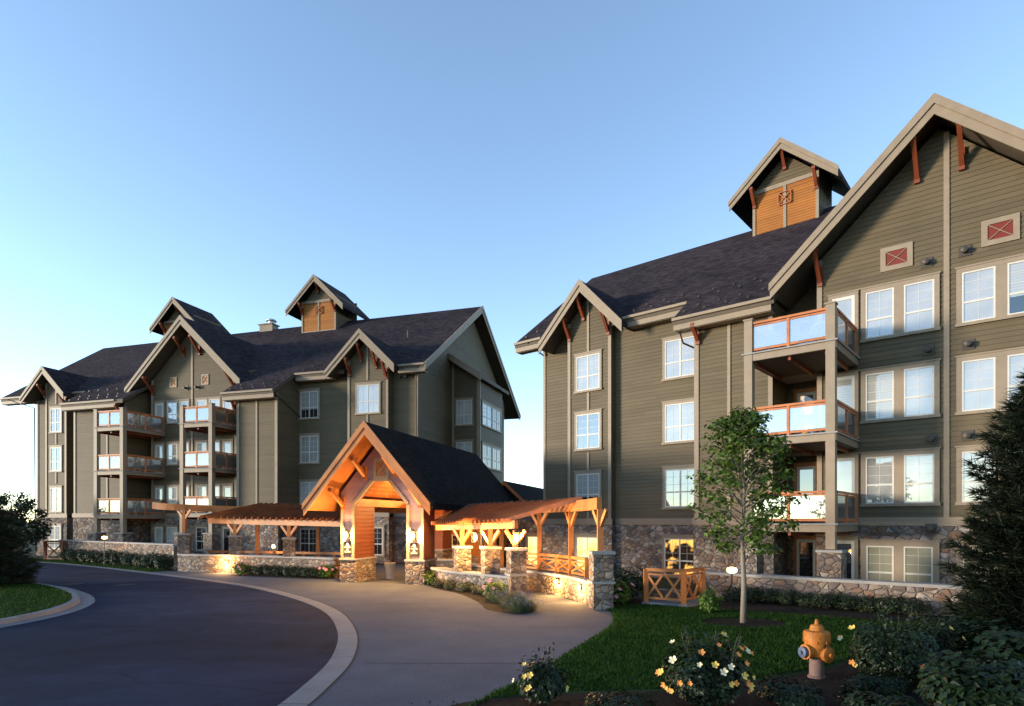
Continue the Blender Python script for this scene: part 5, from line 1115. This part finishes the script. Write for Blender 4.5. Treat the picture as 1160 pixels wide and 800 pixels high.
# hydrangeas, lavender and the lit shrub
PKF = [flower_mesh('blossom', 'pink', .075, 7, 4)]
HM = bush_mesh('hydrangea_foliage', 51, .55, .5, .75, 800, .11, 'shrub_l')
def hydrangea(label, loc, s, nf, seed):
    o = thing('hydrangea_bush', label, 'flowering bush', loc, seed, 'pink flowering bushes'); o.scale = (s,) * 3; link('foliage', HM, o); stems(o, .45, .4, .6, 6, seed); add_flowers(o, nf, .55, .5, .75, seed, PKF, (0, -1), .8, 1.3, 'blossom'); o.rotation_euler = (0, 0, 0); return o
hydrangea('green bush with pink blooms against the right foot of the porch', (-3.15, 25.35, 0), .9, 5, 3); hydrangea('bright green bush with pink blooms by the pillar with the lavender', (-.55, 20.75, 0), .9, 5, 5)
hydrangea('pink flowering bush at the left end of the planter bed', (-13.2, 30.4, 0), .9, 8, 6); hydrangea('pink flowering bush against the left foot of the porch', (-8.5, 28.6, 0), .9, 8, 7)
hydrangea('pink flowering bush in the dark bed beside the tall pillar', (3.35, 19.7, 0), 1.0, 7, 8); hydrangea('pink flowering bush below the small far-left railing', (-28.6, 42.2, 0), 1.2, 10, 9)
for x, y, s, sd, lb in ((3.5, 20.6, 1.9, 11, 'tall dark bush against the right lodge behind the tall pillar'), (2.95, 19.9, 1.3, 12, 'dark bush filling the bed right of the tall pillar')): shrub('dark_bush', lb, (x, y, 0), HB[sd % 3], sd, (.5, .4, .5), None, s)
shrub('lit_shrub', 'small bright green shrub lit by the path light beside the landing', (5.62, 17.7, 0), bush_mesh('lit_foliage', 61, .38, .35, .75, 700, .10, 'shrub_l'), 62, (.3, .3, .6))
def lavender(label, loc, seed, rx=.55, ry=.5, h=.5):
    r = random.Random(seed); o = thing('lavender_clump', label, 'lavender', loc, 0, 'lavender in the bed'); b = MB(); c = MB()
    for k in range(900):
        a = r.uniform(0, 6.283); q = math.sqrt(r.random()); x, y = rx * q * math.cos(a), ry * q * math.sin(a); d = Vector((x * .55, y * .55, h * (1 - .45 * q) * r.uniform(.8, 1.15))); p = Vector((x * .7, y * .7, 0)); s = Vector((-math.sin(a), math.cos(a), 0)) * .006
        b.face([p - s, p + s, p + d])
        if r.random() < .10:
            for _ in range(3): leafquad(c, p + d * r.uniform(.85, 1.05), ball(r), .03, r)
    b.build('foliage', 'lav', o, recalc=False); sp_ = c.build('flower_spikes', 'lav_f', o, recalc=False); sp_['kind'] = 'stuff'; return o
M['lav_f'] = simple('lavender_flower', (.20, .15, .26), .8)
lavender('grey-green lavender clump at the tip of the curved bed', (.28, 18.0, 0), 3); lavender('grey-green lavender clump just behind the bed tip', (.12, 19.1, 0), 4, .6, .6, .55); lavender('grey-green lavender clump nearest the pillar foot', (-.3, 20.1, 0), 5, .55, .5, .5)
# ------------------------------------------------------------------ grass blades
def inside(p, poly):
    c = False; n = len(poly)
    for i in range(n):
        a, b = poly[i], poly[(i + 1) % n]
        if (a[1] > p[1]) != (b[1] > p[1]) and p[0] < (b[0] - a[0]) * (p[1] - a[1]) / (b[1] - a[1]) + a[0]: c = not c
    return c
def grass(label, poly, n, seed, z=.005, h=.055, skip=()):
    r = random.Random(seed); b = MB(); xs = [p[0] for p in poly]; ys = [p[1] for p in poly]; k = 0
    while k < n:
        p = (r.uniform(min(xs), max(xs)), r.uniform(min(ys), max(ys)))
        if not inside(p, poly) or any(inside(p, q) for q in skip): k += .2; continue
        k += 1; a = r.uniform(0, 6.283); hh = h * r.uniform(.5, 1.3); w_ = .007 + .0006 * p[1]; dx, dy = math.cos(a) * w_, math.sin(a) * w_; tx, ty = r.uniform(-.6, .6) * hh, r.uniform(-.6, .6) * hh
        i = len(b.v); b.v += [(p[0] - dx, p[1] - dy, z), (p[0] + dx, p[1] + dy, z), (p[0] + tx, p[1] + ty, z + hh)]; b.f.append((i, i + 1, i + 2)); b.m.append(0)
    return tag(b.build('grass', 'grass', recalc=False), label, 'grass', None, 'stuff')
ring = [(5.92 + 1.1 * math.cos(a * .5236), 15.96 + .76 * math.sin(a * .5236)) for a in range(12)]
front_lawn = lawn_edge[:-9] + [(-.3, 9.15), (.6, 9.5), (1.8, 9.6), (3.0, 9.75), (4.3, 10.45), (5.6, 11.15), (7.5, 12.75), (9.5, 13.8), (11.3, 14.9), (8.0, 17.3), (5.6, 18.6), (4.25, 19.4), (2.9, 19.15)]
grass('mown lawn sweeping from the forecourt edge to the right terrace wall', front_lawn, 70000, 4, .006, .06, [ring])
grass('strip of mown lawn below the far-left hedge', [p for p in far_edge if p[0] > -34] + [(-18.5, 33.4), (-29.5, 41.0), (-34, 44)], 16000, 5, .006, .07)
grass('dry mown grass on the kerbed island at left', [p for p in i_in if p[0] > -24 and p[1] > 11] + [(-24, 12)], 30000, 6, .12, .06)

r = random.Random(91); b = MB()
for _ in range(5200):
    x, y = r.uniform(-1.6, 9), r.uniform(6.5, 12.5)
    if y > 9.0 + max(0, x - 1) * .45: continue
    leafquad(b, Vector((x, y, .012 + r.random() * .012)), Vector((r.uniform(-.5, .5), r.uniform(-.5, .5), 1)), r.uniform(.02, .07), r, 0, .2, .5)
tag(b.build('bark_chips', 'chip', recalc=False), 'dark bark chips strewn over the front planting bed', 'bark chips', None, 'stuff')
